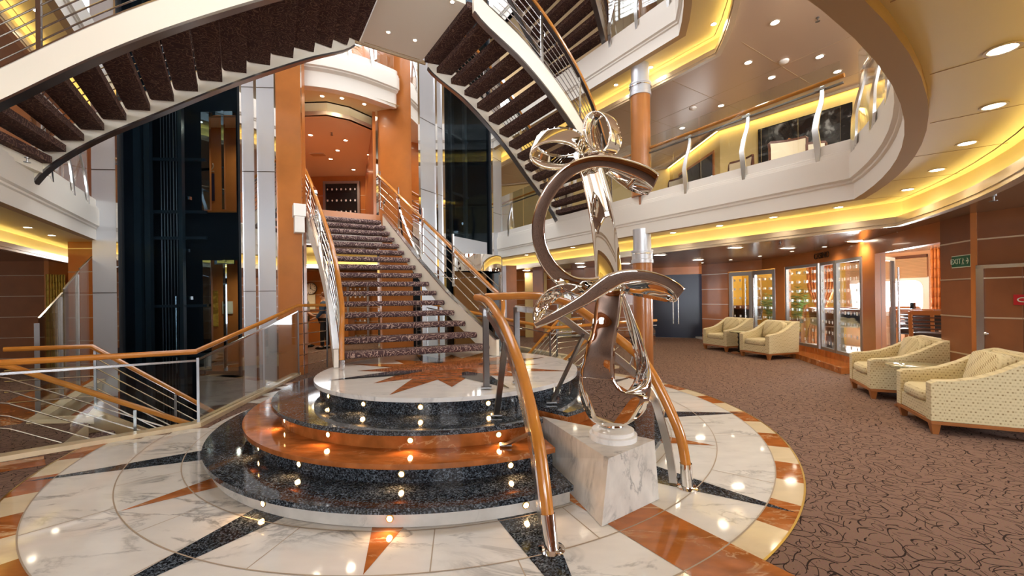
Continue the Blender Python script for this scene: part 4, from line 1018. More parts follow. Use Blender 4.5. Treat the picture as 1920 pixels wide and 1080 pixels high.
# ================================================================ glass balustrades of the upper deck
def bal(label, path, posts, Z, nm='glass_balustrade', h=.86, gl=True, step=1.35, out=.05, tail=.16, ws=1.0):
    # path: plan polyline with the deck on its left
    P = [Vector(p) for p in path]; S_ = [0]
    for a, c in zip(P, P[1:]): S_.append(S_[-1]+(c-a).length)
    def at(s):
        for i in range(len(P)-1):
            if s <= S_[i+1] or i == len(P)-2:
                d = (P[i+1]-P[i]).normalized(); return P[i]+d*(s-S_[i]), d
    mid = at(S_[-1]/2)[0]; t = thing(nm, label, 'balustrade', (mid.x, mid.y, Z))
    def off(s, o): p, d = at(s); n = Vector((-d.y, d.x)); return p+n*o
    n = max(2, int(S_[-1]/step)); N_ = max(len(P)*2, 24)
    if gl:
        for k in range(n):
            s0, s1 = S_[-1]*k/n+.02, S_[-1]*(k+1)/n-.02; A = [off(s0+(s1-s0)*i/4, out) for i in range(5)]
            b = MB()
            for p, q in zip(A, A[1:]): b.wall(p, q, Z-.05, Z+h+.16, .010)
            mk('glass_panel', b, M['glass'], t)
    mk('handrail', MB().tube([tuple(off(S_[-1]*i/N_, out+.08))+(Z+h,) for i in range(N_+1)], .026, 0, 10), M['rail'], t)
    mk('under_rail', MB().bar([tuple(off(S_[-1]*i/N_, out+.05))+(Z+h-.10,) for i in range(N_+1)], .035, .022), M['dsteel'], t)
    for s in posts:
        p, d = at(s); nn = Vector((-d.y, d.x)); rows = []
        for z, o_, u, w_ in ((-tail-.12, -.085, .01, .006), (-tail, -.085, .005, .020), (0, -.075, 0, .034), (.10, -.07, -.01, .036), (.25, -.06, -.03, .034), (.42, -.03, -.015, .030), (.58, .0, .02, .026), (.70, .02, .025, .022), (.80, .03, .02, .020)):
            c = p+nn*(o_+out)+d*u; rows.append([(c.x+d.x*a*w_*ws+nn.x*b_*.012, c.y+d.y*a*w_*ws+nn.y*b_*.012, Z+z) for a, b_ in ((-1, -1), (1, -1), (1, 1), (-1, 1))])
        mk('post', MB().loft(rows), M['steel'], t, ang=60)
        c = p+nn*(out+.03); mk('clamp', MB().box((c.x, c.y, Z+h-.09), (.12, .05, .03), 0, math.atan2(d.y, d.x)), M['steel'], t)
    return t
sideR = [W2(e, 4.0) for e in (-5.4, -4, -2, 0, 1.5, 2.62)]
def s_at(px): p = onl(px, sideR[0], sideR[-1]); return math.dist(p, sideR[0])
sR1, sR2 = [W2(e, 4.0) for e in (-5.35, -4.2, -3.05)], [W2(e, 4.0) for e in (-1.12, 0, 1.5, 2.62)]
def s_at(px): p = onl(px, sR2[0], sR2[-1]); return math.dist(p, sR2[0])
bal('glass balustrade with wavy steel posts along the straight right-hand upper balcony', sR2, [s_at(x) for x in (1205, 1290, 1399, 1538)], Z5)
bal('short glass balustrade between the right tower and the foot of the upper right flight', sR1, [.55], Z5)
arcR = [p for p in O5 if ((p[0]-CF[0])*E1[0]+(p[1]-CF[1])*E1[1]) > 2.68]
bal('curved glass balustrade with broad steel fins at the upper right bend', arcR[:14], [.12, .80, 1.5, 2.3, 3.2], Z5, step=.9, ws=2.3)
sideL = [W2(e, -4.26) for e in (-3.1, -4.2, -5.35)]
bal('glass balustrade on the left upper balcony, behind the left flight', sideL, [.35, 1.2, 1.9], Z5)
s6 = [W2(e, 3.82) for e in (-1.0, -.4, .5)]
bal('glass balustrade of the top deck at the upper edge', s6, [.12, .75, 1.4], Z6)
bal('curved glass balustrade on the white balcony over the stair head', BALp[3:-3], [.45, 1.15, 1.6], Z6+.08, step=.6)
# ================================================================ rails round the stair wells
def well(s, side):
    lab = lambda x: x % side
    path = [W(-1.0, s*5.2, .86), W(-1.03, s*3.88, .86), W(-1.17, s*2.52, .83), W(-2.6, s*1.82, 1.07), W(-3.85, s*1.24, 1.285)]
    if s < 0: path += [W(-4.4, -.67, 1.275), W(-4.62, -.42, 1.275)]
    t = thing('glass_balustrade', lab('glass balustrade with orange handrail on the stone kerb %s of the platform'), 'balustrade', W(-1.1, s*2.6, .045))
    mk('handrail', MB().tube(path, .030, 0, 10), M['rail'], t)
    mk('under_rail', MB().bar([(p[0], p[1], p[2]-.10) for p in path[:5]], .03, .022), M['steel'], t)
    base = [(p[0], p[1], .045) for p in path[:5]]
    for a, c, p, q in zip(base, base[1:], path, path[1:]):
        A, C_ = Vector(a), Vector(c); dd = (C_-A).normalized(); A += dd*.03; C_ -= dd*.03
        n = Vector((-dd.y, dd.x, 0))*.006
        ptop, qtop = Vector((A.x, A.y, p[2]-.12)), Vector((C_.x, C_.y, q[2]-.12))
        mk('glass_panel', MB().loft([[A-n, C_-n, qtop-n, ptop-n], [A+n, C_+n, qtop+n, ptop+n]]), M['glass'], t)
    for e, l, z in ((-1.17, 2.50, .74), (-3.83, 1.24, 1.18))+(((-4.4, .67, 1.18),) if s < 0 else ()):
        p = W(e, s*l); mk('post', MB().box((p[0], p[1], z/2+.02), (.024, .024, z), 0, AX), M['dsteel'], t)
    if s < 0:
        g = bpy.data.objects.new('cross_bars', None); COL.objects.link(g); g.parent = t
        for z in (.17, .37, .56, .76, .95): mk('rod', MB().tube([W(-3.83, -1.24, z), W(-4.4, -.67, z)], .010, 0, 6), M['steel'], g)
        mk('rod', MB().tube([W(-3.83, -1.24, 1.17), W(-4.4, -.67, 1.17), W(-4.62, -.42, 1.17)], .012, 0, 6), M['steel'], g)
    # descending flight with its two handrails
    d = thing('staircase', lab('carpeted stair going down to the lower deck in the well %s of the platform'), 'staircase', W(-1.7, s*3.4, -.6))
    for k in range(0, 9):
        a, c = W2(-2.2, s*(3.60-.22*k)), W2(-1.26, s*(3.60-.22*k)); u = Vector(E2)*s
        tb = MB(); carpet_tread(tb, a, c, .30, -.002-.15*k, .09, (u.x, u.y)); mk('tread', tb, M['tread_b'], d, ang=50)
    for e, w_ in ((-2.24, .05),):
        r0 = [W(e-.02, s*3.62, .02), W(e+.02, s*3.62, .02)]
        P = [W(e, s*3.66, .02), W(e, s*1.75, -1.28)]
        mk('stringer', MB().bar(P, .05, .26), M['cream'], d)
    for nm_, rp in (('far', [W(-2.3, s*4.30, .885), W(-2.3, s*3.60, .865), W(-2.3, s*2.35, -.18), W(-2.3, s*1.9, -.55)]), ('near', [W(-1.3, s*4.4, .93), W(-1.3, s*3.95, .80), W(-1.3, s*2.5, -.05), W(-1.3, s*2.0, -.36)])):
        g = bpy.data.objects.new('railing', None); COL.objects.link(g); g.parent = d
        mk('handrail', MB().tube(rp, .028, 0, 10), M['rail'], g)
        for h in (.12, .24, .36, .48, .60): mk('rod', MB().tube([(p[0], p[1], p[2]-h) for p in rp], .008, 0, 6), M['steel'], g)
        for i, f in (((1, .02),) if nm_ == 'far' else ())+((1, .62), (2, .3)):
            p = lerp(rp[i], rp[min(i+1, 3)], f); mk('post', MB().box((p[0], p[1], p[2]-.40), (.024, .024, .72), 0, AX), M['dsteel'], g)
M['tread_b'] = M['tread']
well(-1, 'left'); well(1, 'right')
# stepped glass screen between the far left landing and the tower
t = thing('glass_screen', 'stepped glass screen with raked top edge between the left landing and the silver tower', 'glass screen', (-6.7, 6.2, 0))
S0, S1 = (-5.99, 5.21), (-7.47, 7.28)
for x0, x1, y0, y1 in ((73, 117, 597, 549), (119, 147, 543, 508), (149, 173, 504, 481)):
    a, c = vp(x0, y0, S0, S1), vp(x1, y1, S0, S1)
    n = Vector((S1[1]-S0[1], S0[0]-S1[0], 0)).normalized()*.006
    A0, C0 = Vector((a[0], a[1], .05)), Vector((c[0], c[1], .05)); A1, C1 = Vector(a), Vector(c)
    mk('glass_panel', MB().loft([[A0-n, C0-n, C1-n, A1-n], [A0+n, C0+n, C1+n, A1+n]]), M['tglass'], t)
    mk('edge_bar', MB().bar([a, c], .02, .014), M['steel'], t)
for x0, y0 in ((74, 606), (117, 557), (148, 515)):
    a = vp(x0, y0, S0, S1); mk('post', MB().box((a[0], a[1]-.03, a[2]/2), (.045, .045, a[2]), 0, .9), M['dsteel'], t)
# ================================================================ lift car, lift doorways
p = Vector(onl(882, TR0, TR1)); dR = (Vector(TR1)-Vector(TR0)).normalized(); nR = Vector((dR.y, -dR.x))
t = thing('lift_car', 'glass lift car with steel ring and orange inner wall, right of the main stair', 'lift car', (p.x, p.y, 0))
a0 = math.atan2(dR.y, dR.x)
def half(r0, z0, z1, n=20): return [[(p.x+r0*math.cos(a0-math.pi*i/n), p.y+r0*math.sin(a0-math.pi*i/n), z) for i in range(n+1)] for z in (z0, z1)]
b = MB(); lo, hi = half(.80, 2.02, 2.42); b.strip(lo, hi); lo2, hi2 = half(.74, 2.02, 2.42); b.strip(lo2, hi2).strip(hi, hi2).strip(lo, lo2)
mk('steel_ring', b, M['mirror'], t)
lo, hi = half(.77, .1, 2.03); mk('curved_glass', MB().strip(lo, hi), M['sglass'], t)
b = MB(); P = half(.74, 0, 0)[0]; b.prism([(q[0], q[1]) for q in P], .0, .1).prism([(q[0], q[1]) for q in P], 2.36, 2.38); mk('floor_and_roof', b, M['shaftgrey'], t)
A, B = p+dR*.70-nR*.0, p-dR*.70-nR*.0
mk('inner_wall', MB().wall((A.x, A.y), (B.x, B.y), .1, 2.02, .04), M['panel'], t)
mk('handrail', MB().tube(half(.70, .95, .95)[0], .02, 0, 8), M['steel'], t)
mk('hoist_panel', MB().wall((p.x+dR.x*.72+nR.x*.03, p.y+dR.y*.72+nR.y*.03), (p.x-dR.x*.75+nR.x*.03, p.y-dR.y*.75+nR.y*.03), 2.42, 2.86, .03), M['silver'], t)
# what the left shaft's doorways show: lit lift lobbies
pb, qb = SLp+SLn*.75, SLq+SLn*.75
dA, dB = vp(DOORX[0], 556, pb, qb), vp(DOORX[1], 556, pb, qb)
for z0, z1, k in ((0, 2.2, 'lower'), (Z5, Z5+1.95, 'upper')):
    st('wall_lift_lobby_'+k, MB().wall((dB[0]+.5, dB[1]+1.3), (dA[0]-.9, dA[1]+1.2), z0-.1, z1+.4, .05).box(((dA[0]+dB[0])/2, dA[1]+.7, z0-.06), (1.9, 1.25, .08)), M['panel'])
    st('ceiling_lift_lobby_'+k, MB().box(((dA[0]+dB[0])/2, dA[1]+.75, z1+.3), (1.9, 1.3, .05)), M['tan'])
    fr = MB().box((dA[0]+.08, dA[1]+.02, (z0+z1)/2), (.16, .05, z1-z0)).box((dA[0]+(dB[0]-dA[0])*.70, dA[1]-.03, (z0+z1)/2), (.05, .04, z1-z0)).box((dA[0]+(dB[0]-dA[0])*.70, dA[1]-.03, z1-.05), ((dB[0]-dA[0])*.6, .03, .08))
    mk('lift_door_frame', fr, M['chrome'], label='chrome frame of the %s lift doorway inside the left shaft' % k, cat='door frame')
    lamp((dA[0]+.35, dA[1]+.55, z1-.1), 40, .06, size=175)
def flat(nm, A, B, x0, y0, x1, y1, o, m, th=.02, **k):
    # flat rectangle on the wall line A-B between two corner bearings; o = distance in front of the wall
    a, c = vp(x0, y0, A, B), vp(x1, y1, A, B); d = (Vector(B)-Vector(A)).normalized(); n = Vector((-d.y, d.x))
    if n.dot(Vector((-a[0], -a[1]))) < 0: n = -n
    zt_ = (vp((x0+x1)/2, y0, A, B)[2]); zb_ = (vp((x0+x1)/2, y1, A, B)[2])
    P = [Vector((q[0], q[1], z)) for q, z in ((a, zb_), (c, zb_), (c, zt_), (a, zt_))]; f = Vector((n.x, n.y, 0))
    return mk(nm, MB().loft([[p_+f*o for p_ in P], [p_+f*(o+th) for p_ in P]]), m, flat=True, **k)
wA_, wB_ = (dA[0]-.9, dA[1]+1.2), (dB[0]+.5, dB[1]+1.3)
def pict(name, c1, c2, scale, seed=0, c3=None):
    m, N, L, b = newmat(name); tc = N.new('ShaderNodeNewGeometry'); n = N.new('ShaderNodeTexNoise'); n.noise_dimensions = '4D'; n.inputs['W'].default_value = seed
    n.inputs['Scale'].default_value = scale; n.inputs['Detail'].default_value = 8; n.inputs['Distortion'].default_value = 1.5; L.new(tc.outputs['Position'], n.inputs['Vector'])
    r = N.new('ShaderNodeValToRGB'); r.color_ramp.elements[0].position = .45; r.color_ramp.elements[1].position = .68
    r.color_ramp.elements[0].color = (*c1, 1); r.color_ramp.elements[1].color = (*c2, 1)
    if c3: e = r.color_ramp.elements.new(.57); e.color = (*c3, 1)
    L.new(n.outputs['Fac'], r.inputs[0]); L.new(r.outputs[0], b.inputs['Base Color']); b.inputs['Roughness'].default_value = .2; return m
M['gilt'] = pict('gilt_picture', (.30, .16, .02), (.75, .48, .08), 4); M['paper'] = mat('paper', (.72, .64, .46), .7)
flat('picture', wA_, wB_, 396, 545, 413, 612, .06, M['gilt'], label='tall golden picture seen through the lower lift doorway', cat='picture')
flat('notice', wA_, wB_, 421, 565, 440, 588, .06, M['paper'], label='pale framed notice on the orange wall in the lower lift doorway', cat='notice')
flat('banner_sign', wA_, wB_, 391, 327, 406, 378, .06, M['navy'], label='dark blue upright sign in the upper lift doorway', cat='sign')
e_ = vp(397, 315, wA_, wB_); g = MB()
g.tube([(e_[0]+.09*math.cos(R(a)), e_[1]-.07, e_[2]+.03+.10*math.sin(R(a))) for a in range(150, 391, 20)], .012).tube([(e_[0], e_[1]-.07, e_[2]-.08), (e_[0], e_[1]-.07, e_[2]+.1)], .012).tube([(e_[0]-.1, e_[1]-.07, e_[2]-.10), (e_[0]+.1, e_[1]-.07, e_[2]-.10)], .012)
mk('emblem', g, M['strip'], label='small gold lyre-shaped emblem on the wall in the upper lift doorway', cat='emblem')
for k, (x, y0, y1) in enumerate(((325, 244, 404), (330, 555, 700))):
    a, c = vp(x, y0, SLp+SLn*.68, SLq+SLn*.68), vp(x+2, y1, SLp+SLn*.68, SLq+SLn*.68)
    mk('shaft_rod', MB().tube([c, a], .012, 0, 8), M['steel'], label='%s upright steel rod on the black shaft wall beside the lift doorway' % ('upper', 'lower')[k], cat='rod')
# ================================================================ signs, clock, picture
def text(name, s, size, loc, rz, m, parent=None, depth=.006):
    c = bpy.data.curves.new(name, 'FONT'); c.body = s; c.size = size; c.align_x = 'CENTER'; c.align_y = 'CENTER'; c.extrude = depth
    c.materials.append(m); o = bpy.data.objects.new(name, c); COL.objects.link(o)
    bpy.context.view_layer.update(); me = bpy.data.meshes.new_from_object(o.evaluated_get(bpy.context.evaluated_depsgraph_get()))
    bpy.data.objects.remove(o); bpy.data.curves.remove(c); o = bpy.data.objects.new(name, me); COL.objects.link(o)
    if parent is not None: o.parent = parent; loc = Vector(loc)-root_loc(parent)
    o.location = loc; o.rotation_euler = (R(90), 0, rz); return o
def facing(A, B):
    d = (Vector(B)-Vector(A)).normalized(); n = Vector((-d.y, d.x))
    if n.dot(Vector((-A[0], -A[1]))) < 0: n = -n
    return n, math.atan2(n.y, n.x)+math.pi/2
n, rz = facing(Q[3], Q[4]); c = vp(1543, 478.5, Q[3], Q[4])
prop(text('casino_lettering', 'CASINO', .175, (c[0]+n.x*.03, c[1]+n.y*.03, 2.155), rz, M['dark_letter'] if 'dark_letter' in M else M['panel_dark']), 'raised dark CASINO letters on the wooden header over the glass panels', 'lettering')
M['sign_green'] = mat('sign_green', (.0, .10, .045), .4); M['sign_pale'] = mat('sign_pale', (.62, .72, .60), .5); M['red'] = mat('sign_red', (.45, .01, .015), .4)
n, rz = facing(Q[1], Q[2]); a, c2 = vp(1788, 491, Q[1], Q[2]), vp(1821.5, 489, Q[1], Q[2]); c = lerp(a, c2, .5); L_ = math.dist(a[:2], c2[:2])
t = thing('exit_sign', 'green EXIT sign with running figure and arrow on the brown wall', 'sign', (c[0]+n.x*.012, c[1]+n.y*.012, c[2]))
mk('plate', MB().box((c[0]+n.x*.012, c[1]+n.y*.012, c[2]), (L_, .012, .125), 0, rz), M['sign_green'], t)
u = Vector((math.cos(rz), math.sin(rz), 0)); c3 = Vector((c[0]+n.x*.020, c[1]+n.y*.020, c[2]))
text('lettering', 'EXIT', .088, c3-u*L_*.25, rz, M['sign_pale'], t, .001)
def pl2(mb, pts, o=0.0): mb.add([c3+u*x+Vector((0, 0, z)) for x, z in pts], [tuple(range(len(pts)))])
g = MB(); k = L_/.30
pl2(g, [(.095*k, .008), (.095*k, -.008), (.125*k, -.008), (.108*k, -.034), (.124*k, -.034), (.143*k, 0), (.124*k, .034), (.108*k, .034), (.125*k, .008)])
mk('arrow', g, M['sign_pale'], t); g = MB()
for pts in ([(.040, .030), (.048, .038), (.056, .030), (.048, .022)], [(.038, .020), (.052, .018), (.050, -.008), (.036, -.006)], [(.036, -.006), (.044, -.008), (.034, -.040), (.026, -.036)], [(.044, -.004), (.052, -.008), (.066, -.036), (.058, -.040)], [(.050, .018), (.066, .004), (.070, .010), (.054, .022)]): pl2(g, [(x*k, z) for x, z in pts])
mk('running_figure', g, M['sign_pale'], t)
mk('border', MB().box((c[0]+n.x*.008, c[1]+n.y*.008, c[2]), (L_+.02, .010, .145), 0, rz), M['sign_pale'], t)
n, rz = facing(Q[0], Q[1]); c = vp(1920, 562, Q[0], Q[1])
t = thing('fire_sign', 'small red sign cut off by the right edge on the service door', 'sign', c)
mk('plate', MB().box((c[0]+n.x*.03, c[1]+n.y*.03, c[2]), (.13, .01, .11), 0, rz), M['red'], t)
b = MB(); u = Vector((math.cos(rz), math.sin(rz), 0)); c3 = Vector((c[0]+n.x*.037, c[1]+n.y*.037, c[2]))
b.tube([c3+u*.035*math.cos(R(a))+Vector((0, 0, .022*math.sin(R(a)))) for a in range(60, 301, 20)], .005, 0, 6); mk('mark', b, M['sign_pale'], t)
# service door in the right wall
A, B = onl(1918, Q[0], Q[1]), onl(1840, Q[0], Q[1]); zt_ = vp(1845, 497, Q[0], Q[1])[2]
b = MB().wall((B[0]+n.x*.02, B[1]+n.y*.02), (A[0]+n.x*.02, A[1]+n.y*.02), 0, zt_-.04, .03, 0); d = (Vector(B)-Vector(A)).normalized()
b.box((B[0]+n.x*.02, B[1]+n.y*.02, zt_/2), (.06, .05, zt_), 1, rz).box(((A[0]+B[0])/2+n.x*.02, (A[1]+B[1])/2+n.y*.02, zt_-.02), (math.dist(A, B)+.06, .05, .04), 1, rz)
for z in SZ[1:4]: b.wall((B[0]+n.x*.026, B[1]+n.y*.026), (A[0]+n.x*.026, A[1]+n.y*.026), z, z+.016, .02, 2)
kn = vp(1853, 625, Q[0], Q[1]); b.ball((kn[0]+n.x*.06, kn[1]+n.y*.06, kn[2]), .022, 3)
st('door_1', b, [M['panel_dark'], M['steel'], M['strip'], M['chrome']])
# deck number and clock
prop(text('deck_number', '5', .42, gy(693.5, 351, 13.17), 0, M['silver'], None, .015), 'silver numeral 5 on the orange wall at the head of the main stair', 'numeral')
c = gy(583.5, 541, 13.27); t = thing('wall_clock', 'round white wall clock on the orange wall, left of the main stair', 'clock', c)
def disc(r, y, n=32): return [(c[0]+r*math.cos(2*math.pi*i/n), y, c[2]+r*math.sin(2*math.pi*i/n)) for i in range(n)]
mk('case', MB().loft([disc(.19, c[1]), disc(.19, c[1]-.04), disc(.172, c[1]-.045), disc(.170, c[1]-.03)]), M['dsteel'], t)
b = MB(); b.v = disc(.171, c[1]-.034); b.f = [list(range(32))]; b.m = [0]; mk('dial', b, M['paint'], t)
b = MB()
for i in range(12):
    a = R(30*i); u = (math.cos(a), math.sin(a)); b.add([(c[0]+u[0]*r_-u[1]*w_, c[1]-.036, c[2]+u[1]*r_+u[0]*w_) for r_, w_ in ((.125, -.006), (.155, -.006), (.155, .006), (.125, .006))], [(0, 1, 2, 3)])
mk('hour_marks', b, M['black'], t)
for a, r_, w_ in ((R(-38), .14, .006), (R(88), .10, .008)):
    u = (math.cos(a), math.sin(a)); mk('hand', MB().add([(c[0]+u[0]*k_-u[1]*q, c[1]-.039, c[2]+u[1]*k_+u[0]*q) for k_, q in ((-.02, -w_), (r_, -w_*.5), (r_, w_*.5), (-.02, w_))], [(0, 1, 2, 3)]), M['black'], t)
flat('notice', (-8.8, 13.3), (-2.6, 13.3), 571, 552, 592, 580, .01, M['paper'], label='pale notice sheet on the lobby wall below the clock', cat='notice')
# painting in the lounge
M['art'] = pict('dark_abstract_picture', (.008, .008, .009), (.30, .29, .27), 3.2, 3.1, (.03, .028, .026)); M['ochre'] = mat('ochre_paint', (.45, .17, .015), .5)
t = thing('painting', 'large dark abstract painting with pale scribbles on the yellow lounge wall', 'painting', vp(1510, 300, LW_[1], LW_[2]))
pc = [vp(1424, 246, LW_[1], LW_[2]), vp(1597, 196, LW_[1], LW_[2])]; n, rz = facing(LW_[1], LW_[2]); nv = Vector((n.x, n.y, 0))
def pa(u_, z, o): return Vector(lerp(pc[0], pc[1], u_)).xy.to_3d()+nv*o+Vector((0, 0, z))
def pslab(u0, u1, z0, z1, o0, o1, m, nm): mk(nm, MB().loft([[pa(u_, z, o) for u_, z in ((u0, z0), (u1, z0), (u1, z1), (u0, z1))] for o in (o0, o1)]), m, t, flat=True)
pslab(-.01, 1.01, 3.68, 5.07, .01, .04, M['black'], 'frame'); pslab(.0, 1.0, 3.70, 5.05, .042, .045, M['art'], 'canvas')
mk('ochre_shape', MB().add([pa(u_, z, .047) for u_, z in ((.26, 4.2), (.30, 4.62), (.36, 4.70), (.42, 4.62), (.50, 4.50), (.52, 4.25))], [tuple(range(6))]), M['ochre'], t)
# ================================================================ lounge chairs, casino furniture, plants, curtains
M['cloth'] = mat('cream_chair_cloth', (.66, .56, .40), .8); M['cwood'] = mat('dark_chair_wood', (.10, .03, .012), .3); M['leather'] = mat('brown_leather', (.045, .018, .012), .35, coat=.2)
M['black_wood'] = mat('black_wood', (.012, .009, .008), .35); M['padded'] = mat('padded_rail', (.20, .075, .035), .4); M['baize'] = mat('pale_table_cloth', (.46, .52, .58), .7)
def lounge_chair(c, rz, lab, first=None):
    t = thing('lounge_chair', lab, 'chair', c, rz, 'cream chairs on the upper lounge deck')
    rows = [[(-.24+.06*(1-(y/.26)**2)*-1-.10*(z-.45), y, z) for y in (-.26, -.17, -.08, 0, .08, .17, .26)] for z in (.42, .60, .78, .92)]
    b = MB()
    for a, q in zip(rows, rows[1:]): b.strip(a, q); b.strip([(p[0]-.05, p[1], p[2]) for p in a], [(p[0]-.05, p[1], p[2]) for p in q])
    mk('backrest', b, M['cloth'], t, local=True)
    mk('back_frame', MB().bar([(rows[0][0][0]-.02, -.275, .05)]+[(r[0][0]-.02, -.275, r[0][2]) for r in rows]+[(p[0]-.025, p[1], .94) for p in rows[3]]+[(r[6][0]-.02, .275, r[6][2]) for r in rows[::-1]]+[(rows[0][0][0]-.02, .275, .05)], .04, .05), M['cwood'], t, local=True)
    mk('seat', soft_box((.0, 0, .42), (.50, .52, .12)), M['cloth'], t, local=True)
    for x in (-.2, .2):
        for y in (-.22, .22): mk('leg', MB().bar([(x, y, .37), (x*1.1, y*1.05, 0)], .04, .04), M['cwood'], t, local=True)
    return t
for px, dd, rz, lab in ((1368, 8.3, 200, 'cream lounge chair left of the painting behind the glass balustrade'), (1480, 7.1, 240, 'cream lounge chair with dark frame in front of the painting'), (1250, 9.6, 200, 'cream lounge chair behind the upper column near the far doorway'), (1510, 7.9, 60, 'lounge chair half hidden behind the wavy post before the painting')):
    q = gy(px, 300, dd); lounge_chair((q[0], q[1], Z5), R(rz), lab)
def gaming_table(c, rz, lab, L_=1.9, Wd=.95):
    t = thing('gaming_table', lab, 'table', c, rz)
    def oval(s, z): return [(L_/2*s*math.copysign(abs(math.cos(a))**.6, math.cos(a)), Wd/2*s*math.copysign(abs(math.sin(a))**.6, math.sin(a)), z) for a in (2*math.pi*i/40 for i in range(40))]
    mk('padded_rail', MB().loft([oval(.93, .93), oval(1, .90), oval(1.03, .94), oval(1, .985), oval(.90, .985), oval(.88, .95)]), M['padded'], t, local=True)
    mk('playing_surface', MB().loft([oval(.90, .92), oval(.90, .955)]), M['baize'], t, local=True)
    mk('apron', MB().loft([oval(.86, .62), oval(.95, .93)]), M['black_wood'], t, local=True)
    mk('bottom_band', MB().loft([oval(.875, .60), oval(.875, .625)]), M['strip'], t, local=True)
    for s in (-1, 1):
        P = [(s*.34, .62), (s*.36, .48), (s*.33, .34), (s*.40, .20), (s*.56, .07), (s*.66, .04), (s*.66, 0), (s*.40, 0), (s*.26, .14), (s*.20, .34), (s*.22, .62)]
        mk('leg', prof_y(MB(), P, -.10, .10), M['black_wood'], t, local=True)
    mk('stretcher', MB().box((0, 0, .30), (.55, .05, .09)), M['black_wood'], t, local=True)
    return t
gaming_table((7.38, 9.42, .055), R(62), 'big gaming table with curved black legs behind the casino glass panels')
gaming_table((8.15, 7.75, .055), R(100), 'gaming table by the bright window seen through the open doorway', 1.2, .84)
gaming_table((6.9, 12.2, .055), R(80), 'gaming table seen through the closed double doors', 1.25, .8)
def casino_chair(c, rz, lab):
    t = thing('casino_chair', lab, 'chair', c, rz, 'slat-back casino chairs with brown leather seats')
    mk('seat', soft_box((0, 0, .62), (.46, .48, .10)), M['leather'], t, local=True)
    for y in (-.22, .22): mk('back_post', MB().bar([(-.20, y, 0), (-.22, y, .62), (-.27, y, 1.02)], .045, .045), M['panel'], t, local=True)
    mk('top_rail', MB().box((-.27, 0, 1.0), (.03, .44, .07)), M['panel'], t, local=True)
    for z in (.74, .80, .86, .92): mk('slat', MB().box((-.245, 0, z), (.02, .42, .022)), M['cwood'], t, local=True)
    for y in (-.2, .2): mk('leg', MB().bar([(.19, y, .57), (.21, y, 0)], .04, .04), M['panel'], t, local=True)
    mk('foot_rail', MB().box((.20, 0, .20), (.025, .40, .03)), M['panel'], t, local=True)
    return t
for px, dd, rz, lab in ((1722, 7.45, 35, 'slat-back casino chair facing the window table, right of the open door handle'), (1700, 8.85, 40, 'slat-back casino chair beyond the window table'), (1752, 6.7, 30, 'slat-back casino chair cut off by the right jamb of the open doorway'), (1487, 10.75, 150, 'tall slat-back stool beside the palm behind the left glass panel')):
    q = gy(px, 600, dd); casino_chair((q[0], q[1], .055), R(rz), lab)
M['leaf'] = mat('palm_leaf', (.05, .16, .025), .5, noise=.3); M['pot'] = mat('brown_pot', (.12, .05, .03), .4)
def palm(c, h, lab, nf=11, sp=.55):
    t = thing('potted_palm', lab, 'plant', c); rng = random.Random(int(c[0]*100))
    mk('pot', MB().lathe([(0, 0), (.13, 0), (.17, .28), (.15, .28), (.14, .25), (0, .25)], (0, 0, 0), 18), M['pot'], t, local=True)
    b = MB()
    for k in range(nf):
        a = 2*math.pi*k/nf+rng.uniform(-.2, .2); tilt = rng.uniform(.35, 1.0); P = []
        for i in range(9):
            u_ = i/8; r_ = sp*tilt*u_; P.append(Vector((r_*math.cos(a), r_*math.sin(a), .25+h*(u_-.42*tilt*u_*u_))))
        b.tube(P, .008, 0, 4, .003)
        for i in range(3, 9):
            for s in (-1, 1):
                d_ = (P[min(i+1, 8)]-P[i-1]).normalized(); sd = Vector((-math.sin(a), math.cos(a), 0))*s; q = P[i]; ln = .20*(1-abs(i-5.5)/5)
                tip = q+(sd*.8+d_*.6-Vector((0, 0, .25)))*ln*1.3; w_ = d_*.016
                b.add([q-w_, q+w_, tip], [(0, 1, 2)])
    mk('fronds', b, M['leaf'], t, local=True, flat=True); return t
for px, dd, h, lab in ((1496, 11.2, 1.5, 'leafy palm behind the left casino glass panel'), (1446, 10.9, 1.3, 'palm seen through the closed right door leaf, before the yellow wall')):
    q = gy(px, 600, dd); palm((q[0], q[1], .055), h, lab, 11, .30)
palm((-3.72, 8.75, Z6-.02), .55, 'green plant on the white balcony above the stair head', 13, .6)
M['curtain'] = mat('orange_curtain', (.62, .20, .045), .55); M['gold_curtain'] = mat('gold_curtain', (.62, .40, .06), .5)
def curtain(lab, A, B, z0, z1, m, folds=9, tie=None, amp=.04, nm='curtain'):
    A, B = Vector(A), Vector(B); d = (B-A).normalized(); n = Vector((-d.y, d.x)); L_ = (B-A).length; rows = []
    for j in range(13):
        z = z0+(z1-z0)*j/12; k_ = 1.0
        if tie: k_ = 1-.62*math.exp(-((z-tie)/.35)**2)
        rows.append([(A.x+d.x*(L_*(.5+(i/72-.5)*k_))+n.x*amp*math.sin(i/72*folds*6.283), A.y+d.y*(L_*(.5+(i/72-.5)*k_))+n.y*amp*math.sin(i/72*folds*6.283), z) for i in range(73)])
    b = MB()
    for a, q in zip(rows, rows[1:]): b.strip(a, q)
    o = mk(nm, b, m, label=lab, cat='curtain', ang=80); md = o.modifiers.new('thickness', 'SOLIDIFY'); md.thickness = .006; return o
qa, qb_ = gy(1512, 556, 10.6), gy(1566, 556, 10.2); curtain('orange tied-back curtain behind the middle casino glass panel', qa[:2], qb_[:2], .1, 2.45, M['curtain'], 9, 1.0)
qa, qb_ = gy(1745, 556, 8.5), gy(1790, 556, 8.1); curtain('orange curtain at the right side of the bright casino window', qa[:2], qb_[:2], .1, 2.45, M['curtain'], 7)
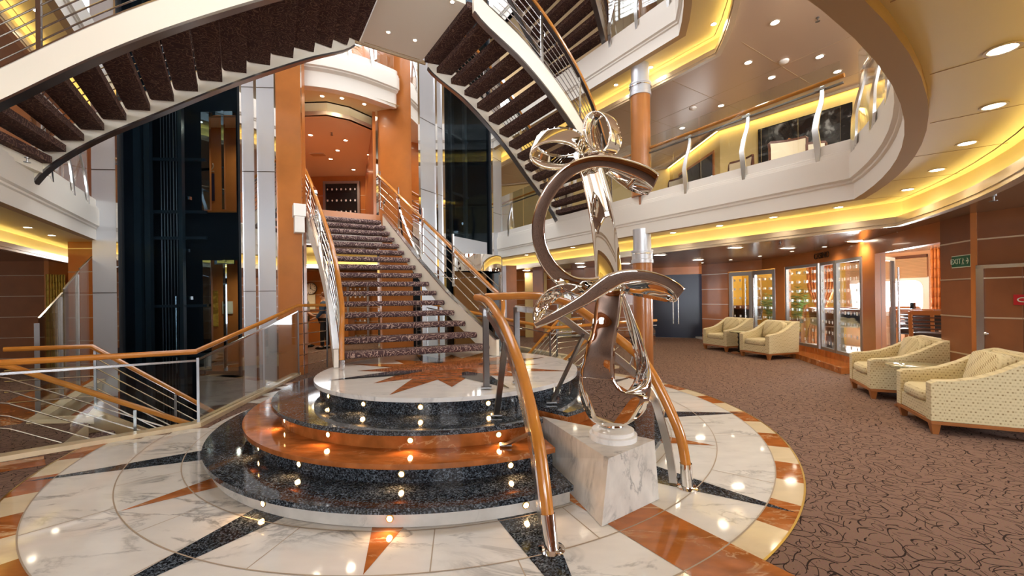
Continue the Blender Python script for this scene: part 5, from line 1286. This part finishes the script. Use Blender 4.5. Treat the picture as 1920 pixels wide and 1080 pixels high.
qa, qb_ = gy(86, 556, 8.75), gy(122, 556, 9.0); curtain('gold curtain in the doorway at far left behind the glass screen', qa[:2], qb_[:2], .0, 2.0, M['gold_curtain'], 7)
M['blind'] = mat('tan_blind', (.50, .30, .14), .6)
b = MB(); n_ = (Vector(wB)-Vector(wA)).normalized(); nn = Vector((-n_.y, n_.x))
for k in range(14):
    z = 1.70+.031*k; b.wall((wB[0]+nn.x*.05, wB[1]+nn.y*.05), (wA[0]+nn.x*.05, wA[1]+nn.y*.05), z, z+.024, .015)
mk('window_blind', b, M['blind'], label='tan slatted blind above the bright casino window', cat='blind')
mk('window_frame_board', MB().wall((wB[0]+nn.x*.06, wB[1]+nn.y*.06), (wA[0]+nn.x*.06, wA[1]+nn.y*.06), 2.14, 2.20, .04), M['cwood'], label='dark pelmet board above the casino window blind', cat='pelmet')
M['lampshade'] = emitter('warm_ceiling_lamp', (1, .85, .62), 6.0)
q = gy(1588, 492, 9.4); mk('ceiling_lamp', MB().lathe([(0, 2.32), (.30, 2.36), (.38, 2.42), (.38, 2.5), (0, 2.5)], (q[0], q[1], 0), 28), M['lampshade'], label='large glowing ceiling lamp inside the casino behind the right glass panel', cat='ceiling lamp')
# monitor on the window table
q = gy(1712, 583, 7.95); mk('table_monitor', MB().box((q[0], q[1], 1.125), (.16, .05, .12), 0, .6).box((q[0], q[1], 1.053), (.05, .08, .024)), M['black'], label='small black device on the window table in the casino', cat='device')
# ceiling fittings
def sprinkler(p, lab):
    t = mk('sprinkler', MB().lathe([(0, 0), (.022, 0), (.022, -.01), (.008, -.012), (.008, -.05), (.03, -.052), (.03, -.056), (0, -.058)], p, 12), M['dsteel'], label=lab, cat='sprinkler')
sprinkler(gz(1533, 33, zc5), 'sprinkler head on the bronze lounge ceiling right of the biggest downlight')
sprinkler(gz(1463, 454, zc4), 'sprinkler head on the low ceiling above the casino doors')
sprinkler(gz(1863, 366, zc4), 'sprinkler head on the low ceiling above the right brown wall')
sprinkler(gz(51, 295, Z5-.2), 'sprinkler head under the slab at the foot of the left flight')
sprinkler(gz(622, 249, zc5), 'sprinkler head on the lobby ceiling at the stair head')
for (x, y), lab in (((1299, 202), 'white round smoke detector near the bluish ceiling reflection'), ((1470, 114), 'white round smoke detector among the lounge downlights')):
    mk('smoke_detector', MB().lathe([(0, 0), (.075, 0), (.07, -.025), (.04, -.045), (0, -.048)], gz(x, y, zc5), 20), M['paint'], label=lab, cat='smoke detector')
mk('ceiling_vent', MB().box((gz(596, 289, zc5)), (.36, .20, .05)), M['tan'], label='small rectangular box on the lobby ceiling', cat='ceiling box')
# ================================================================ people
def skin_obj(name, V, E_, rad, m, parent=None, lv=2, **k):
    me = bpy.data.meshes.new(name); me.from_pydata(V, E_, []); me.materials.append(m); o = bpy.data.objects.new(name, me); COL.objects.link(o)
    if parent is not None: o.parent = parent
    sk = o.modifiers.new('skin', 'SKIN'); sk.use_smooth_shade = True
    for i, r_ in enumerate(rad): d_ = me.skin_vertices[0].data[i]; d_.radius = r_ if isinstance(r_, tuple) else (r_, r_); d_.use_root = (i == 0)
    s_ = o.modifiers.new('smooth', 'SUBSURF'); s_.levels = lv; s_.render_levels = lv
    return prop(o, **k) if k else o
M['skin'] = mat('skin', (.52, .27, .17), .5); M['denim'] = mat('denim_jacket', (.03, .06, .12), .8); M['dtrouser'] = mat('dark_trousers', (.012, .012, .016), .8)
M['print'] = mat('print_shirt', (.40, .36, .30), .8, noise=.5, nscale=22); M['beige'] = mat('beige_trousers', (.32, .25, .16), .8); M['white_cloth'] = mat('white_cardigan', (.72, .66, .56), .8)
M['hair_red'] = mat('auburn_hair', (.20, .06, .02), .6); M['hair_grey'] = mat('grey_hair', (.45, .38, .30), .6)
def person(c, rz, lab, hair, top, low, h=1.68, arms=((.30, .02, .92), (.32, -.02, .95)), short=False, shorts=False, lean=0.0, step=.06):
    t = thing('person', lab, 'person', c, R(rz)); k = h/1.70
    V = [(0, 0, .95), (lean*.4, 0, 1.12), (lean*.8, 0, 1.32), (lean, 0, 1.44), (lean+.02, 0, 1.52), (lean+.03, 0, 1.62), (lean+.02, 0, 1.70)]
    Rr = [(.135, .10), (.125, .09), (.15, .095), (.07, .06), (.05, .05), (.075, .09), (.06, .075)]; E_ = [(i, i+1) for i in range(6)]
    for s, (ax, ay, az) in zip((1, -1), arms):
        i = len(V); V += [(lean, s*.17, 1.40), (lean+.02, s*.22, 1.14), (ax*.6+lean, s*.20+ay, az+.04), (ax+lean, s*.14+ay, az), (ax+lean+.08, s*.12+ay, az-.02)]; Rr += [.055, .042, .034, .030, .022]; E_ += [(3, i)]+[(j, j+1) for j in range(i, i+4)]
    for s in (1, -1):
        i = len(V); V += [(0, s*.09, .88), (s*step*.6, s*.09, .50), (s*step-.01, s*.09, .09), (s*step+.12, s*.10, .035)]; Rr += [.085, .058, .042, (.035, .03)]; E_ += [(0, i)]+[(j, j+1) for j in range(i, i+3)]
    sc_ = lambda P: [tuple(x*k for x in p) for p in P]
    skin_obj('body', sc_(V), E_, [(r_[0]*k, r_[1]*k) if isinstance(r_, tuple) else r_*k for r_ in Rr], M['skin'], t)
    TV = [V[0], V[1], V[2], (lean, 0, 1.43)]; TE = [(0, 1), (1, 2), (2, 3)]; TR_ = [(.155, .12), (.15, .112), (.17, .115), (.085, .075)]
    for q in (0, 1):
        b0 = 7+q*5; i = len(TV); TV += [V[b0], V[b0+1]]+([] if short else [V[b0+2]]); TR_ += [.07, .060]+([] if short else [.046]); TE += [(3, i)]+[(j, j+1) for j in range(i, len(TV)-1)]
    skin_obj('top', sc_(TV), TE, [(r_[0]*k, r_[1]*k) if isinstance(r_, tuple) else r_*k for r_ in TR_], top, t)
    LV = [(0, 0, .97)]; LE = []; LR = [(.155, .12)]
    for q in (0, 1):
        b0 = 17+q*4; i = len(LV); LV += [V[b0], V[b0+1]]+([] if shorts else [V[b0+2]]); LR += [.10, .075]+([] if shorts else [.058]); LE += [(0, i)]+[(j, j+1) for j in range(i, len(LV)-1)]
    skin_obj('trousers', sc_(LV), LE, [(r_[0]*k, r_[1]*k) if isinstance(r_, tuple) else r_*k for r_ in LR], low, t)
    hd = MB().ball(((lean-.005)*k, 0, 1.665*k), (.098*k, .088*k, .095*k)); mk('hair', hd, hair, t, local=True, ang=80)
    mk('nose', MB().ball(((lean+.115)*k, 0, 1.60*k), (.018, .012, .018), n=8, k=5), M['skin'], t, local=True, ang=80)
    for s in (-1, 1): mk('eye', MB().ball(((lean+.098)*k, s*.032*k, 1.632*k), .009, n=8, k=5), M['black'], t, local=True, ang=80)
    for s in (-1, 1): mk('shoe', MB().ball(((s*step+.06)*k, s*.095*k, .035), (.13, .05, .045), n=10, k=6), M['black'], t, local=True, ang=80)
    return t
c = gy(572, 650, 11.9); person((c[0], c[1], 0), 20, 'person in a patterned shirt and beige shorts behind the left guard rail', M['hair_grey'], M['print'], M['beige'], 1.62, short=True, shorts=True)
c = gy(609, 650, 11.5); person((c[0], c[1], 0), 190, 'red-haired person in a dark denim jacket and black trousers beside the white stringer', M['hair_red'], M['denim'], M['dtrouser'], 1.55)
c = gy(1062, 300, 10.4); person((c[0], c[1], Z5), 70, 'white-haired person in a cream top walking along the upper balcony', M['hair_grey'], M['white_cloth'], M['beige'], 1.6, step=.14, arms=((-.20, .06, .95), (.15, 0, .95)))
mk('counter', MB().box((-5.9, 12.65, .47), (1.9, .5, .94)).box((-5.9, 12.65, .955), (2.0, .6, .03), 1), [M['panel'], M['strip']], label='low orange counter in the lobby behind the main stair', cat='counter')
# ================================================================ downlights
def dl_mesh(r):
    b = MB().lathe([(r*.72, .0), (r*.80, -.006), (r, -.006), (r, .0)], (0, 0, 0), 20, 0)
    o = len(b.v); b.v += [(r*.74*math.cos(2*math.pi*i/20), r*.74*math.sin(2*math.pi*i/20), -.0035) for i in range(20)]; b.f.append(list(range(20))[::-1]); b.f[-1] = [o+i for i in b.f[-1]]; b.m.append(1)
    return b
def row(picks, z, r, e, where, frm, cat='downlight', first=None):
    for i, (px, py) in enumerate(picks):
        p = gz(px, py, z)
        if first is None: first = mk('recessed_downlight', dl_mesh(r), [M['ring'], M['bulb']], ang=30); o = first
        else: o = first.copy(); COL.objects.link(o)
        o.location = (p[0], p[1], z-.001)
        n = len(picks)
        prop(o, '%s round downlight %s, counting from %s' % (ORD[i], where, frm), 'downlight', 'downlights '+where)
        if e: lamp((p[0], p[1], z-.03), e)
    return first
zs4, zs5 = Z5-.64, Z6-.64
row([(1880, 91), (1863, 198), (1813, 268), (1757, 318), (1702, 355), (1572, 388.5), (1450, 407), (1349, 423), (1262, 436), (1074, 463.5), (987, 478)], zs4, .065, 16, 'in the yellow curved soffit', 'the top right corner')
row([(1689, 435), (1613, 450), (1546, 462.5), (1485, 471), (1425, 480), (1370, 487), (1317, 492.5)], zc4, .045, 12, 'above the casino wall', 'the exit sign')
row([(1453, 42), (1403, 117), (1352, 198), (1279, 240), (1447, 145), (1537, 106), (1570, 134)], zc5, .07, 22, 'on the bronze lounge ceiling', 'the biggest one')
row([(1338, 45), (1220, 126), (1155, 159)], zs5, .05, 12, 'in the top-deck yellow soffit', 'its corner')
row([(728, 60), (778, 75), (848, 3)], ZT-.2, .035, 9, 'under the mid stair landing', 'its left edge')
row([(604, 180), (641, 184), (683, 195)], zs5, .05, 16, 'under the white curved balcony', 'its left')
row([(582, 253), (648, 263), (692, 290), (633, 282), (620, 298), (663, 318)], zc5, .06, 30, 'on the stair-head lobby ceiling', 'the left')
row([(52, 426), (97, 441)], zs4, .06, 14, 'in the left yellow soffit', 'the edge')
row([(37, 493), (69, 499), (97, 506)], zc4, .045, 10, 'on the far left low ceiling', 'the edge')
row([(70, 20), (113, 81), (14, 111)], zs5, .06, 10, 'behind the left flight railing', 'the top')
# square recessed lamps on the low ceiling
sqp = [(1378, 464, 'above the closed casino doors'), (1477, 465, 'above the casino glass panels'), (1309, 487, 'above the navy doors'), (1237, 478, 'right of the column ring'), (1173, 494, 'left of the column ring'), (1087, 493.5, 'inside the steel ring, upper of two'), (1090, 500, 'inside the steel ring, lower of two'), (987, 507, 'above the distant pale wall'), (1604, 452, 'beside the pier of the open doorway'), (590, 497, 'above the clock in the lobby')]
sq = None
for px, py, wh in sqp:
    p = gz(px, py, zc4)
    if sq is None: o = sq = mk('square_downlight', MB().box((0, 0, -.003), (.26, .16, .006), 0).box((0, 0, -.007), (.21, .11, .004), 1), [M['ring'], M['bulb']])
    else: o = sq.copy(); COL.objects.link(o)
    o.location = (p[0], p[1], zc4); o.rotation_euler = (0, 0, .2)
    prop(o, 'flat rectangular downlight on the low ceiling, '+wh, 'downlight', 'rectangular downlights on the low ceiling'); lamp((p[0], p[1], zc4-.04), 12)
for q in ((-6.0, 11.9), (-4.6, 11.9), (-6.9, 12.4)): lamp((q[0], q[1], zc4-.03), 30)  # spots without fittings, added to brighten the dark lobby
# casino interior light
for q in ((7.3, 8.2), (7.6, 10.6), (7.9, 6.9), (7.0, 12.2)):
    L_ = bpy.data.lights.new('casino_lamp_glow', 'POINT'); L_.energy = 130; L_.color = (1, .80, .55); L_.shadow_soft_size = .15
    o = bpy.data.objects.new('casino_lamp_glow', L_); COL.objects.link(o); o.location = (q[0], q[1], 2.35)
L_ = bpy.data.lights.new('window_and_fill_glow', 'AREA'); L_.shape = 'RECTANGLE'; L_.size = LWn-.3; L_.size_y = .6; L_.energy = 160; L_.color = (.82, .91, 1)
o = bpy.data.objects.new('window_and_fill_glow', L_); COL.objects.link(o); q = wp(LWn/2, 1.3, .10)
o.location = q; nw = Vector((nn.x, nn.y, -.15)); o.rotation_euler = (-nw).to_track_quat('Z', 'Y').to_euler()
# ================================================================ light
w = bpy.data.worlds.new('world'); sc.world = w; w.use_nodes = True
bg = w.node_tree.nodes['Background']; bg.inputs[0].default_value = (.92, .95, 1, 1); bg.inputs[1].default_value = 2.9
sc.view_settings.exposure = .9
